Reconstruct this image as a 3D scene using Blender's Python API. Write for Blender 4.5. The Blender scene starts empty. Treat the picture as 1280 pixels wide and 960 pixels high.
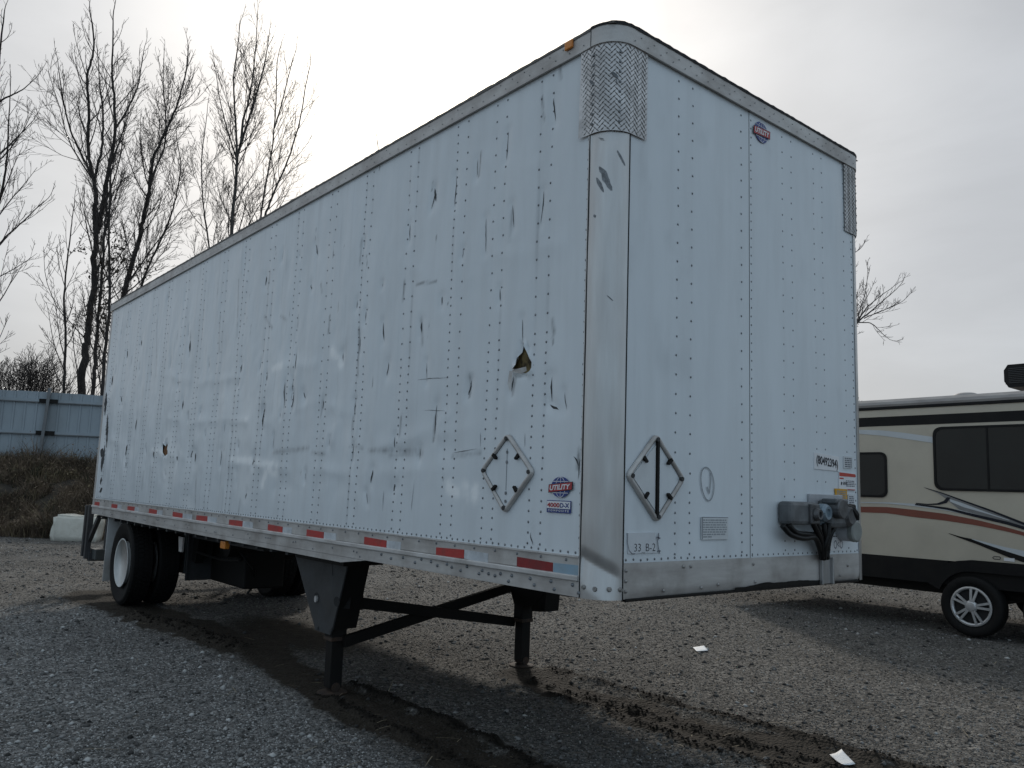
import bpy, bmesh, math, random
import numpy as np
from mathutils import Vector, Matrix
from mathutils.geometry import delaunay_2d_cdt

random.seed(7)
RNG = np.random.default_rng(11)
scene = bpy.context.scene
COL = scene.collection

# ------------------------------------------------------------------ camera
H = 1.08                                   # height of the trailer's bottom rail above ground
CAM = np.array([2.7517, -2.8871, 0.5077 + H])
PITCH, ROLL, YAW, FPX = 0.130530, -0.035420, 0.878400, 1015.87


def rot(rx, ry, rz):
    cx, sx, cy, sy, cz, sz = math.cos(rx), math.sin(rx), math.cos(ry), math.sin(ry), math.cos(rz), math.sin(rz)
    X = np.array([[1, 0, 0], [0, cx, -sx], [0, sx, cx]])
    Y = np.array([[cy, 0, sy], [0, 1, 0], [-sy, 0, cy]])
    Z = np.array([[cz, -sz, 0], [sz, cz, 0], [0, 0, 1]])
    return Z @ X @ Y


RM = rot(PITCH, ROLL, YAW)
cd = bpy.data.cameras.new("camera")
cam = bpy.data.objects.new("camera", cd)
COL.objects.link(cam)
cd.sensor_width = 36.0
cd.lens = FPX / 1280 * 36.0
cd.clip_start = 0.05
cd.clip_end = 3000
r_, f_, u_ = RM[:, 0], RM[:, 1], RM[:, 2]
cam.matrix_world = Matrix(((r_[0], u_[0], -f_[0], CAM[0]), (r_[1], u_[1], -f_[1], CAM[1]),
                           (r_[2], u_[2], -f_[2], CAM[2]), (0, 0, 0, 1)))
scene.camera = cam
scene.view_settings.view_transform = 'Standard'
scene.view_settings.look = 'None'
scene.view_settings.exposure = 0.0
scene.view_settings.gamma = 1.0

# ------------------------------------------------------------------ sun and sky
SUN_AZ, SUN_EL = math.radians(146.0), math.radians(29.0)
SD = Vector((math.cos(SUN_EL) * math.cos(SUN_AZ), math.cos(SUN_EL) * math.sin(SUN_AZ), math.sin(SUN_EL)))
sl = bpy.data.lights.new("sun", 'SUN')
sl.energy = 1.7
sl.angle = math.radians(4.0)
sl.color = (1.0, 0.95, 0.87)
so = bpy.data.objects.new("sun", sl)
COL.objects.link(so)
so.rotation_euler = SD.to_track_quat('Z', 'Y').to_euler()

world = bpy.data.worlds.new("World")
scene.world = world
world.use_nodes = True
NT = world.node_tree
NT.nodes.clear()


def nd(nt, t, **kw):
    n = nt.nodes.new(t)
    for k, v in kw.items():
        if k.startswith('i_'):
            key = k[2:]
            n.inputs[int(key) if key.isdigit() else key.replace('_', ' ')].default_value = v
        else:
            setattr(n, k, v)
    return n


def lk(nt, a, b):
    nt.links.new(a, b)


def ramp(nt, fac, stops, interp='LINEAR'):
    n = nt.nodes.new('ShaderNodeValToRGB')
    n.color_ramp.interpolation = interp
    el = n.color_ramp.elements
    el[0].position, el[0].color = stops[0][0], (*stops[0][1], 1)
    el[1].position, el[1].color = stops[-1][0], (*stops[-1][1], 1)
    for p, c in stops[1:-1]:
        e = el.new(p)
        e.color = (*c, 1)
    lk(nt, fac, n.inputs[0])
    return n.outputs[0]


sky = nd(NT, 'ShaderNodeTexSky', sky_type='NISHITA', sun_disc=False, sun_elevation=SUN_EL,
         sun_rotation=math.pi / 2 - SUN_AZ, altitude=200, air_density=1.0, dust_density=4.0, ozone_density=1.0)
tc = nd(NT, 'ShaderNodeTexCoord')
dotn = nd(NT, 'ShaderNodeVectorMath', operation='DOT_PRODUCT')
dotn.inputs[1].default_value = SD
nrm = nd(NT, 'ShaderNodeVectorMath', operation='NORMALIZE')
lk(NT, tc.outputs['Generated'], nrm.inputs[0])
lk(NT, nrm.outputs[0], dotn.inputs[0])
mp = nd(NT, 'ShaderNodeMapRange')
mp.inputs['From Min'].default_value = -1
mp.inputs['From Max'].default_value = 1
lk(NT, dotn.outputs['Value'], mp.inputs['Value'])
# veil of cloud that thins and glows towards the sun  (x = (1+cos)/2)
over = ramp(NT, mp.outputs[0], [(0.0, (.405, .535, .660)), (0.5, (.435, .535, .630)), (0.80, (.430, .475, .520)), (0.905, (.490, .510, .535)),
                                (0.960, (.625, .638, .650)), (0.985, (.80, .80, .795)), (0.994, (1.15, 1.12, 1.06)),
                                (1.0, (2.4, 2.2, 1.85))], 'EASE')
# soft streaky cloud structure
mapn = nd(NT, 'ShaderNodeMapping')
mapn.inputs['Scale'].default_value = (1.3, 1.3, 5.0)
mapn.inputs['Rotation'].default_value = (0.15, 0.1, 0.4)
lk(NT, nrm.outputs[0], mapn.inputs[0])
cl = nd(NT, 'ShaderNodeTexNoise', i_Scale=2.2, i_Detail=6.0, i_Roughness=0.55, i_Distortion=0.4)
lk(NT, mapn.outputs[0], cl.inputs['Vector'])
clr = nd(NT, 'ShaderNodeMapRange')
clr.inputs['From Min'].default_value = 0.3
clr.inputs['From Max'].default_value = 0.7
clr.inputs['To Min'].default_value = 0.91
clr.inputs['To Max'].default_value = 1.07
lk(NT, cl.outputs[0], clr.inputs['Value'])
mulc = nd(NT, 'ShaderNodeVectorMath', operation='SCALE')
lk(NT, over, mulc.inputs[0])
lk(NT, clr.outputs[0], mulc.inputs['Scale'])
skys = nd(NT, 'ShaderNodeVectorMath', operation='SCALE')
lk(NT, sky.outputs[0], skys.inputs[0])
skys.inputs['Scale'].default_value = 0.010
addn = nd(NT, 'ShaderNodeVectorMath', operation='ADD')
lk(NT, mulc.outputs[0], addn.inputs[0])
lk(NT, skys.outputs[0], addn.inputs[1])
scl = nd(NT, 'ShaderNodeVectorMath', operation='SCALE')
scl.inputs['Scale'].default_value = 10.0
lk(NT, addn.outputs[0], scl.inputs[0])
bg = nd(NT, 'ShaderNodeBackground', i_Strength=0.1)
lk(NT, scl.outputs[0], bg.inputs[0])
wo = nd(NT, 'ShaderNodeOutputWorld')
lk(NT, bg.outputs[0], wo.inputs[0])


# ------------------------------------------------------------------ pixel -> place helpers (used once, to read positions off the photo)
def ray(u, v):
    return RM @ np.array([(u - 640) / FPX, 1.0, (480 - v) / FPX])


def on_y(u, v, y=0.0):
    d = ray(u, v)
    return Vector(CAM + d * ((y - CAM[1]) / d[1]))


def on_x(u, v, x=0.0):
    d = ray(u, v)
    return Vector(CAM + d * ((x - CAM[0]) / d[0]))


def on_z(u, v, z=0.0):
    d = ray(u, v)
    return Vector(CAM + d * ((z - CAM[2]) / d[2]))


FH = np.array([-math.sin(YAW), math.cos(YAW), 0.0])
RH = np.array([math.cos(YAW), math.sin(YAW), 0.0])


def at_depth(u, v, depth):
    d = ray(u, v)
    return Vector(CAM + d * (depth / (d @ FH)))


# ------------------------------------------------------------------ noise in numpy
_T = RNG.random((256, 256))


def vnoise(x, y):
    x = np.asarray(x, float)
    y = np.asarray(y, float)
    xi = np.floor(x).astype(int)
    yi = np.floor(y).astype(int)
    fx, fy = x - xi, y - yi
    fx = fx * fx * (3 - 2 * fx)
    fy = fy * fy * (3 - 2 * fy)
    a, b = _T[xi & 255, yi & 255], _T[(xi + 1) & 255, yi & 255]
    c, d = _T[xi & 255, (yi + 1) & 255], _T[(xi + 1) & 255, (yi + 1) & 255]
    return (a * (1 - fx) + b * fx) * (1 - fy) + (c * (1 - fx) + d * fx) * fy - 0.5


def fbm(x, y, o=4):
    s, a, t = 1.0, 1.0, 0
    for i in range(o):
        t = t + a * vnoise(x * s + 17.3 * i, y * s + 5.1 * i)
        s *= 2.03
        a *= 0.5
    return t


def seg_dist(x, y, pts):
    """distance of grid points to a polyline, with the parameter side sign (left positive)"""
    best = np.full(np.shape(x), 1e9)
    for (x0, y0), (x1, y1) in zip(pts[:-1], pts[1:]):
        dx, dy = x1 - x0, y1 - y0
        L2 = dx * dx + dy * dy + 1e-12
        t = np.clip(((x - x0) * dx + (y - y0) * dy) / L2, 0, 1)
        best = np.minimum(best, np.hypot(x - x0 - t * dx, y - y0 - t * dy))
    return best


# ------------------------------------------------------------------ materials
def mat(name, col, rough=0.6, metal=0.0, col2=None, scale=4.0, stretch=(1, 1, 1), contrast=(0.35, 0.65), detail=5.0,
        bump=0.0, bscale=None, bstretch=None, spec=0.5, rvar=0.0, dirt=None, dirt_scale=1.5, dirt_amt=0.5, dirt_stretch=(1, 1, 1)):
    m = bpy.data.materials.new(name)
    m.use_nodes = True
    nt = m.node_tree
    p = nt.nodes['Principled BSDF']
    p.inputs['Roughness'].default_value = rough
    p.inputs['Metallic'].default_value = metal
    p.inputs['Specular IOR Level'].default_value = spec
    tcn = nd(nt, 'ShaderNodeTexCoord')

    def noise(sc, st, det=detail):
        mpn = nd(nt, 'ShaderNodeMapping')
        mpn.inputs['Scale'].default_value = st
        lk(nt, tcn.outputs['Object'], mpn.inputs[0])
        n = nd(nt, 'ShaderNodeTexNoise', i_Scale=sc, i_Detail=det, i_Roughness=0.6)
        lk(nt, mpn.outputs[0], n.inputs['Vector'])
        return n.outputs[0]
    c2 = col2 if col2 else tuple(c * 0.8 for c in col)
    fac = noise(scale, stretch)
    out = ramp(nt, fac, [(contrast[0], c2), (contrast[1], col)])
    if dirt:
        df = noise(dirt_scale, dirt_stretch)
        dm = ramp(nt, df, [(0.45, (0, 0, 0)), (0.75, (dirt_amt,) * 3)])
        mx = nd(nt, 'ShaderNodeMix', data_type='RGBA')
        mx.inputs[7].default_value = (*dirt, 1)
        lk(nt, dm, mx.inputs[0])
        lk(nt, out, mx.inputs[6])
        out = mx.outputs[2]
    lk(nt, out, p.inputs['Base Color'])
    if rvar:
        rr = nd(nt, 'ShaderNodeMapRange')
        rr.inputs['To Min'].default_value = max(0.02, rough - rvar)
        rr.inputs['To Max'].default_value = min(1, rough + rvar)
        lk(nt, noise(scale * 2.3, stretch), rr.inputs['Value'])
        lk(nt, rr.outputs[0], p.inputs['Roughness'])
    if bump:
        b = nd(nt, 'ShaderNodeBump', i_Strength=bump, i_Distance=0.02)
        lk(nt, noise(bscale or scale * 3, bstretch or stretch), b.inputs['Height'])
        lk(nt, b.outputs[0], p.inputs['Normal'])
    m['out'] = 0
    return m


M = {}
M['alu'] = mat('aluminium_rail', (.62, .61, .60), .45, .4, (.50, .49, .48), 3.0, (.6, .6, 6), bump=.05, rvar=.12, dirt=(.17, .14, .11), dirt_scale=4, dirt_amt=.55)
M['alu_dirty'] = mat('aluminium_weathered', (.53, .515, .495), .5, .3, (.42, .40, .385), 4.0, (.5, .5, 3), bump=.06, rvar=.1, dirt=(.13, .10, .08), dirt_scale=3, dirt_amt=.6)
M['post'] = mat('aluminium_post', (.53, .525, .515), .33, .65, (.46, .45, .44), 5.0, (3, 3, .3), bump=.03, rvar=.08, dirt=(.42, .38, .36), dirt_scale=3.5, dirt_amt=.4, dirt_stretch=(3, 3, .4))
M['tread'] = mat('diamond_plate_metal', (.62, .605, .60), .42, .5, (.52, .505, .50), 9.0, bump=.05, rvar=.12, dirt=(.14, .13, .12), dirt_scale=6, dirt_amt=.6)
M['rivet'] = mat('rivet_metal', (.21, .225, .24), .45, .3, (.12, .128, .136), 30)
M['bolt'] = mat('bolt_metal', (.34, .33, .32), .45, .5, (.2, .19, .18), 30)
M['black'] = mat('black_steel', (.007, .007, .007), .6, 0, (.011, .010, .009), 6, dirt=(.022, .017, .013), dirt_scale=3, dirt_amt=.4, bump=.1, spec=.2)
M['frame_grey'] = mat('grey_black_steel', (.052, .054, .057), .6, 0, (.036, .037, .038), 5, dirt=(.05, .042, .034), dirt_scale=4, dirt_amt=.5, bump=.12, spec=.3)
M['rust'] = mat('rusty_steel', (.06, .035, .022), .85, 0, (.03, .022, .018), 14, bump=.3)
M['rubber'] = mat('tyre_rubber', (.006, .006, .0063), .75, 0, (.010, .0095, .009), 5, dirt=(.024, .020, .017), dirt_scale=5, dirt_amt=.35, bump=.15, spec=.2)
M['rim_white'] = mat('white_wheel_paint', (.66, .67, .66), .5, 0, (.55, .55, .53), 5, dirt=(.25, .21, .17), dirt_scale=4, dirt_amt=.5)
M['flap_white'] = mat('white_mudflap_rubber', (.55, .56, .56), .6, 0, (.42, .42, .41), 3, dirt=(.2, .17, .14), dirt_scale=2.5, dirt_amt=.7)
M['gap'] = mat('dark_gap', (.012, .012, .013), .8)
M['tape_red'] = mat('red_reflective_tape', (.46, .030, .026), .35, 0, (.36, .028, .025), 14, bump=.08, bscale=60, dirt=(.16, .06, .05), dirt_scale=9, dirt_amt=.6)
M['tape_dark_red'] = mat('dark_red_reflective_tape', (.25, .015, .018), .35, 0, (.19, .014, .016), 14, dirt=(.1, .03, .03), dirt_scale=9, dirt_amt=.6)
M['tape_white'] = mat('white_reflective_tape', (.60, .63, .66), .35, 0, (.45, .48, .51), 12, bump=.08, bscale=60, dirt=(.25, .24, .23), dirt_scale=9, dirt_amt=.6)
M['tape_blue'] = mat('bluish_reflective_tape', (.30, .43, .52), .3, 0, (.20, .31, .40), 12, dirt=(.15, .17, .19), dirt_scale=12, dirt_amt=.6)
M['amber'] = mat('amber_lens', (.62, .22, .025), .3, 0, (.55, .17, .015), 40, bump=.1)
M['gash'] = mat('torn_metal_dark', (.022, .024, .027), .8, 0, (.045, .047, .05), 40)
M['lug'] = mat('shaded_lug_metal', (.30, .295, .29), .35, .5, (.21, .21, .205), 25)  # darker than the plate: shading of the lugs put into their colour
M['scuff'] = mat('scuff_grey', (.17, .185, .20), .75, 0, (.085, .09, .10), 30)
M['smudge'] = mat('post_smudge', (.25, .265, .28), .6, .3, (.13, .138, .146), 60)
M['foam'] = mat('torn_plywood', (.21, .155, .065), .9, 0, (.035, .025, .012), 16, (1, 1, .5), contrast=(.42, .6), bump=.4)
M['wood_orange'] = mat('split_wood', (.26, .11, .035), .9, 0, (.06, .03, .015), 30, (4, 1, .6), bump=.4)
M['flap'] = mat('torn_sheet', (.62, .62, .61), .5, .1, (.45, .42, .40), 15)
M['plastic_grey'] = mat('grey_plastic', (.135, .142, .148), .45, 0, (.08, .085, .09), 12, dirt=(.05, .05, .05), dirt_scale=9, dirt_amt=.5, bump=.08)
M['gladhand'] = mat('cast_metal', (.12, .12, .123), .42, .35, (.06, .06, .062), 18, bump=.1)
M['hose'] = mat('black_hose', (.006, .006, .0065), .4, 0, (.010, .010, .010), 20, spec=.25)
M['gland_blue'] = mat('blue_grey_metal', (.26, .33, .38), .4, .4, (.18, .23, .27), 20)
M['steel'] = mat('galvanised_channel', (.46, .46, .46), .35, .8, (.36, .36, .36), 6, (4, 4, .4), rvar=.1)
M['ink'] = mat('black_print', (.02, .02, .028), .6)
M['print_grey'] = mat('grey_print', (.16, .17, .20), .7)
M['pencil'] = mat('pencil_grey', (.30, .32, .34), .8)
M['sticker_white'] = mat('white_sticker', (.74, .74, .75), .45, 0, (.66, .66, .67), 8)
M['sticker_grey'] = mat('silver_sticker', (.42, .43, .45), .45, .2, (.34, .35, .37), 10)
M['sticker_yellow'] = mat('yellow_sticker', (.66, .34, .015), .5, 0, (.55, .27, .015), 20)
M['sticker_red'] = mat('red_print', (.50, .055, .035), .5, 0, (.42, .045, .03), 12)
M['blue'] = mat('blue_print', (.020, .045, .22), .45, 0, (.016, .036, .17), 14)
M['red'] = mat('logo_red', (.42, .035, .04), .45, 0, (.34, .03, .035), 14)
M['label_white'] = mat('weathered_label', (.60, .62, .63), .6, 0, (.54, .56, .57), 7)
M['patch'] = mat('old_sticker_residue', (.58, .60, .62), .6, 0, (.52, .54, .565), 7)
M['cap_grey'] = mat('grey_tube_cap', (.25, .265, .25), .5, 0, (.19, .20, .19), 14)
M['rv_cream'] = mat('cream_fibreglass', (.50, .455, .37), .32, 0, (.475, .43, .35), 1.5, bump=.03, bscale=2, dirt=(.30, .27, .22), dirt_scale=2, dirt_amt=.3)
M['rv_roof'] = mat('roof_membrane', (.36, .34, .325), .6, 0, (.27, .25, .24), 3, (1, 3, 3), bump=.1)
M['rv_black'] = mat('black_trim', (.006, .006, .007), .5, 0, (.009, .009, .009), 5, dirt=(.022, .019, .016), dirt_scale=3, dirt_amt=.3, spec=.2)
M['rv_red'] = mat('rust_red_stripe', (.21, .060, .038), .4, 0, (.18, .052, .034), 4)
M['rv_white'] = mat('silver_white_stripe', (.52, .55, .57), .4, 0, (.48, .51, .53), 4)
M['rv_grey'] = mat('grey_stripe', (.20, .20, .20), .4, 0, (.16, .16, .16), 4)
M['rv_navy'] = mat('navy_stripe', (.010, .012, .020), .4, 0, (.012, .014, .02), 4, spec=.25)
M['glass'] = mat('tinted_glass', (.012, .014, .014), .06, 0, (.010, .011, .011), 2, spec=.35)
M['alloy'] = mat('machined_alloy', (.60, .60, .60), .35, .6, (.48, .48, .48), 9, dirt=(.2, .19, .18), dirt_scale=8, dirt_amt=.5)
M['paper'] = mat('white_paper', (.78, .79, .80), .7, 0, (.70, .71, .72), 7, bump=.1)
M['fence'] = mat('blue_grey_sheet_metal', (.30, .345, .378), .5, .1, (.25, .29, .32), 1.2, (1, 1, .3), bump=.05, dirt=(.16, .17, .17), dirt_scale=1.1, dirt_amt=.5, dirt_stretch=(1, 1, .3))
M['fence_post'] = mat('fence_post_metal', (.19, .21, .225), .6, .1, (.12, .125, .13), 4, dirt=(.09, .07, .055), dirt_scale=4, dirt_amt=.6)
M['bark'] = mat('bark', (.045, .038, .034), .95, 0, (.022, .018, .016), 7, (3, 3, .6), bump=.5)
M['bark_grey'] = mat('grey_bark', (.085, .078, .072), .95, 0, (.045, .04, .036), 7, (3, 3, .6), bump=.4)
M['twig'] = mat('twig_bark', (.060, .050, .046), .9, 0, (.04, .033, .03), 5)
M['leaf_dead'] = mat('dead_leaf', (.05, .036, .022), .9, 0, (.03, .022, .015), 8)
M['weed'] = mat('dry_weed', (.190, .138, .095), .95, 0, (.085, .062, .043), 1.3, contrast=(.4, .6))
M['weed_tan'] = mat('tan_grass', (.24, .19, .11), .95, 0, (.15, .115, .07), 3)
M['weed_green'] = mat('dull_green_weed', (.075, .069, .042), .95, 0, (.05, .045, .03), 2)
M['wrap'] = mat('off_white_wrap', (.70, .68, .61), .45, 0, (.56, .54, .47), 3, bump=.9, bscale=6, dirt=(.26, .22, .15), dirt_scale=3, dirt_amt=.5)
M['box_green'] = mat('grey_green_steel', (.055, .065, .066), .55, 0, (.04, .046, .046), 6, dirt=(.03, .027, .022), dirt_scale=4, dirt_amt=.6)

# white composite skin with streaks, chalky wear and a wear mask painted by the damage function
mw = mat('white_trailer_skin', (.655, .698, .728), .33, 0, (.618, .660, .690), 2.2, (1, 1, .35), rvar=.10, dirt=(.44, .46, .47), dirt_scale=3.2, dirt_amt=.28, dirt_stretch=(2.2, 2.2, .28), bump=.03, bscale=3.5)
nt = mw.node_tree
p_ = nt.nodes['Principled BSDF']
src = p_.inputs['Base Color'].links[0].from_socket
at = nd(nt, 'ShaderNodeAttribute', attribute_name='wear')
mx = nd(nt, 'ShaderNodeMix', data_type='RGBA')
mx.inputs[7].default_value = (.095, .105, .115, 1)
lk(nt, at.outputs['Fac'], mx.inputs[0])
lk(nt, src, mx.inputs[6])
at2 = nd(nt, 'ShaderNodeAttribute', attribute_name='chalk')
mx2 = nd(nt, 'ShaderNodeMix', data_type='RGBA')
mx2.inputs[7].default_value = (.90, .91, .91, 1)
lk(nt, at2.outputs['Fac'], mx2.inputs[0])
lk(nt, mx.outputs[2], mx2.inputs[6])
lk(nt, mx2.outputs[2], p_.inputs['Base Color'])
M['white'] = mw


# gravel yard
def ground_mat():
    m = bpy.data.materials.new('gravel_yard')
    m.use_nodes = True
    nt = m.node_tree
    p = nt.nodes['Principled BSDF']
    p.inputs['Roughness'].default_value = 0.9
    p.inputs['Specular IOR Level'].default_value = 0.12
    t = nd(nt, 'ShaderNodeTexCoord')
    v = nd(nt, 'ShaderNodeTexVoronoi', i_Scale=42.0, i_Randomness=1.0)
    v2 = nd(nt, 'ShaderNodeTexVoronoi', i_Scale=95.0)
    for k in (v, v2):
        lk(nt, t.outputs['Object'], k.inputs['Vector'])
    g1 = ramp(nt, v.outputs['Color'], [(0.15, (.030, .029, .027)), (.5, (.085, .082, .078)), (.85, (.30, .293, .282))])
    g2 = ramp(nt, v2.outputs['Color'], [(0.15, (.035, .033, .031)), (.85, (.235, .229, .219))])
    mx = nd(nt, 'ShaderNodeMix', data_type='RGBA')
    mx.inputs[0].default_value = .45
    lk(nt, g1, mx.inputs[6])
    lk(nt, g2, mx.inputs[7])
    # fresh grey gravel / old brown gravel
    n1 = nd(nt, 'ShaderNodeTexNoise', i_Scale=.9, i_Detail=6.0)
    lk(nt, t.outputs['Object'], n1.inputs['Vector'])
    tint = ramp(nt, n1.outputs[0], [(.3, (.72, .695, .665)), (.6, (1.0, .975, .94))])
    mt = nd(nt, 'ShaderNodeMix', data_type='RGBA', blend_type='MULTIPLY')
    mt.inputs[0].default_value = 1
    lk(nt, mx.outputs[2], mt.inputs[6])
    lk(nt, tint, mt.inputs[7])
    fr = nd(nt, 'ShaderNodeAttribute', attribute_name='fresh')
    mf = nd(nt, 'ShaderNodeMix', data_type='RGBA', blend_type='MULTIPLY')
    mf.inputs[7].default_value = (1.5, 1.55, 1.62, 1)
    lk(nt, fr.outputs['Fac'], mf.inputs[0])
    lk(nt, mt.outputs[2], mf.inputs[6])
    mud = nd(nt, 'ShaderNodeAttribute', attribute_name='mud')
    n2 = nd(nt, 'ShaderNodeTexNoise', i_Scale=14.0, i_Detail=8.0, i_Roughness=.7)
    lk(nt, t.outputs['Object'], n2.inputs['Vector'])
    mc = ramp(nt, n2.outputs[0], [(.3, (.020, .0165, .013)), (.7, (.052, .044, .035))])
    ms = nd(nt, 'ShaderNodeMath', operation='ADD')
    n3 = nd(nt, 'ShaderNodeTexNoise', i_Scale=30.0, i_Detail=4.0)
    lk(nt, t.outputs['Object'], n3.inputs['Vector'])
    n3m = nd(nt, 'ShaderNodeMapRange')
    n3m.inputs['To Min'].default_value = -.20
    n3m.inputs['To Max'].default_value = .20
    lk(nt, n3.outputs[0], n3m.inputs['Value'])
    lk(nt, mud.outputs['Fac'], ms.inputs[0])
    lk(nt, n3m.outputs[0], ms.inputs[1])
    mr = ramp(nt, ms.outputs[0], [(.38, (0, 0, 0)), (.62, (1, 1, 1))])
    mm = nd(nt, 'ShaderNodeMix', data_type='RGBA')
    lk(nt, mr, mm.inputs[0])
    lk(nt, mf.outputs[2], mm.inputs[6])
    lk(nt, mc, mm.inputs[7])
    rut = nd(nt, 'ShaderNodeAttribute', attribute_name='rut')
    mrt = nd(nt, 'ShaderNodeMix', data_type='RGBA')
    mrt.inputs[7].default_value = (.011, .0095, .008, 1)
    lk(nt, rut.outputs['Fac'], mrt.inputs[0])
    lk(nt, mm.outputs[2], mrt.inputs[6])
    lk(nt, mrt.outputs[2], p.inputs['Base Color'])
    rr = nd(nt, 'ShaderNodeMapRange')
    rr.inputs['To Min'].default_value = .95
    rr.inputs['To Max'].default_value = .85
    lk(nt, mr, rr.inputs['Value'])
    lk(nt, rr.outputs[0], p.inputs['Roughness'])
    b = nd(nt, 'ShaderNodeBump', i_Strength=.9, i_Distance=.014)
    inv = nd(nt, 'ShaderNodeMath', operation='SUBTRACT')
    inv.inputs[0].default_value = 1.0
    lk(nt, v.outputs['Distance'], inv.inputs[1])
    ad = nd(nt, 'ShaderNodeMath', operation='ADD')
    lk(nt, inv.outputs[0], ad.inputs[0])
    lk(nt, n2.outputs[0], ad.inputs[1])
    lk(nt, ad.outputs[0], b.inputs['Height'])
    lk(nt, b.outputs[0], p.inputs['Normal'])
    return m


M['ground'] = ground_mat()


def attr_mat(name, attr, stops, rough=.9, bump=0.):
    m = mat(name, (.1, .1, .1), rough, bump=bump, scale=20, spec=.15)
    nt = m.node_tree
    a = nd(nt, 'ShaderNodeAttribute', attribute_name=attr)
    o = ramp(nt, a.outputs['Fac'], stops)
    lk(nt, o, nt.nodes['Principled BSDF'].inputs['Base Color'])
    return m


M['stone'] = attr_mat('gravel_stone', 'tone', [(0, (.030, .029, .028)), (.40, (.098, .095, .091)), (.72, (.215, .210, .203)), (1, (.48, .475, .46))])
M['berm'] = mat('bank_soil', (.055, .043, .03), .95, 0, (.028, .023, .017), 2.5, bump=.6, bscale=14)


# ------------------------------------------------------------------ object helpers
def empty(name, loc, label, cat, group=None, rz=0.0):
    o = bpy.data.objects.new(name, None)
    COL.objects.link(o)
    o.location = loc
    o.rotation_euler = (0, 0, rz)
    o.empty_display_size = .2
    o['label'] = label
    o['category'] = cat
    if group:
        o['group'] = group
    return o


def link(name, me, m, parent=None, kind=None, label=None, cat=None, group=None, smooth=False):
    o = bpy.data.objects.new(name, me)
    COL.objects.link(o)
    if m is not None and len(me.materials) == 0:
        me.materials.append(m)
    if smooth:
        me.shade_smooth()
    if parent is not None:
        o.parent = parent
        if parent.type == 'EMPTY':
            o.matrix_parent_inverse = Matrix.Translation(-Vector(parent.location))   # meshes are given in world coordinates
    if kind:
        o['kind'] = kind
    if label:
        o['label'] = label
    if cat:
        o['category'] = cat
    if group:
        o['group'] = group
    return o


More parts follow.
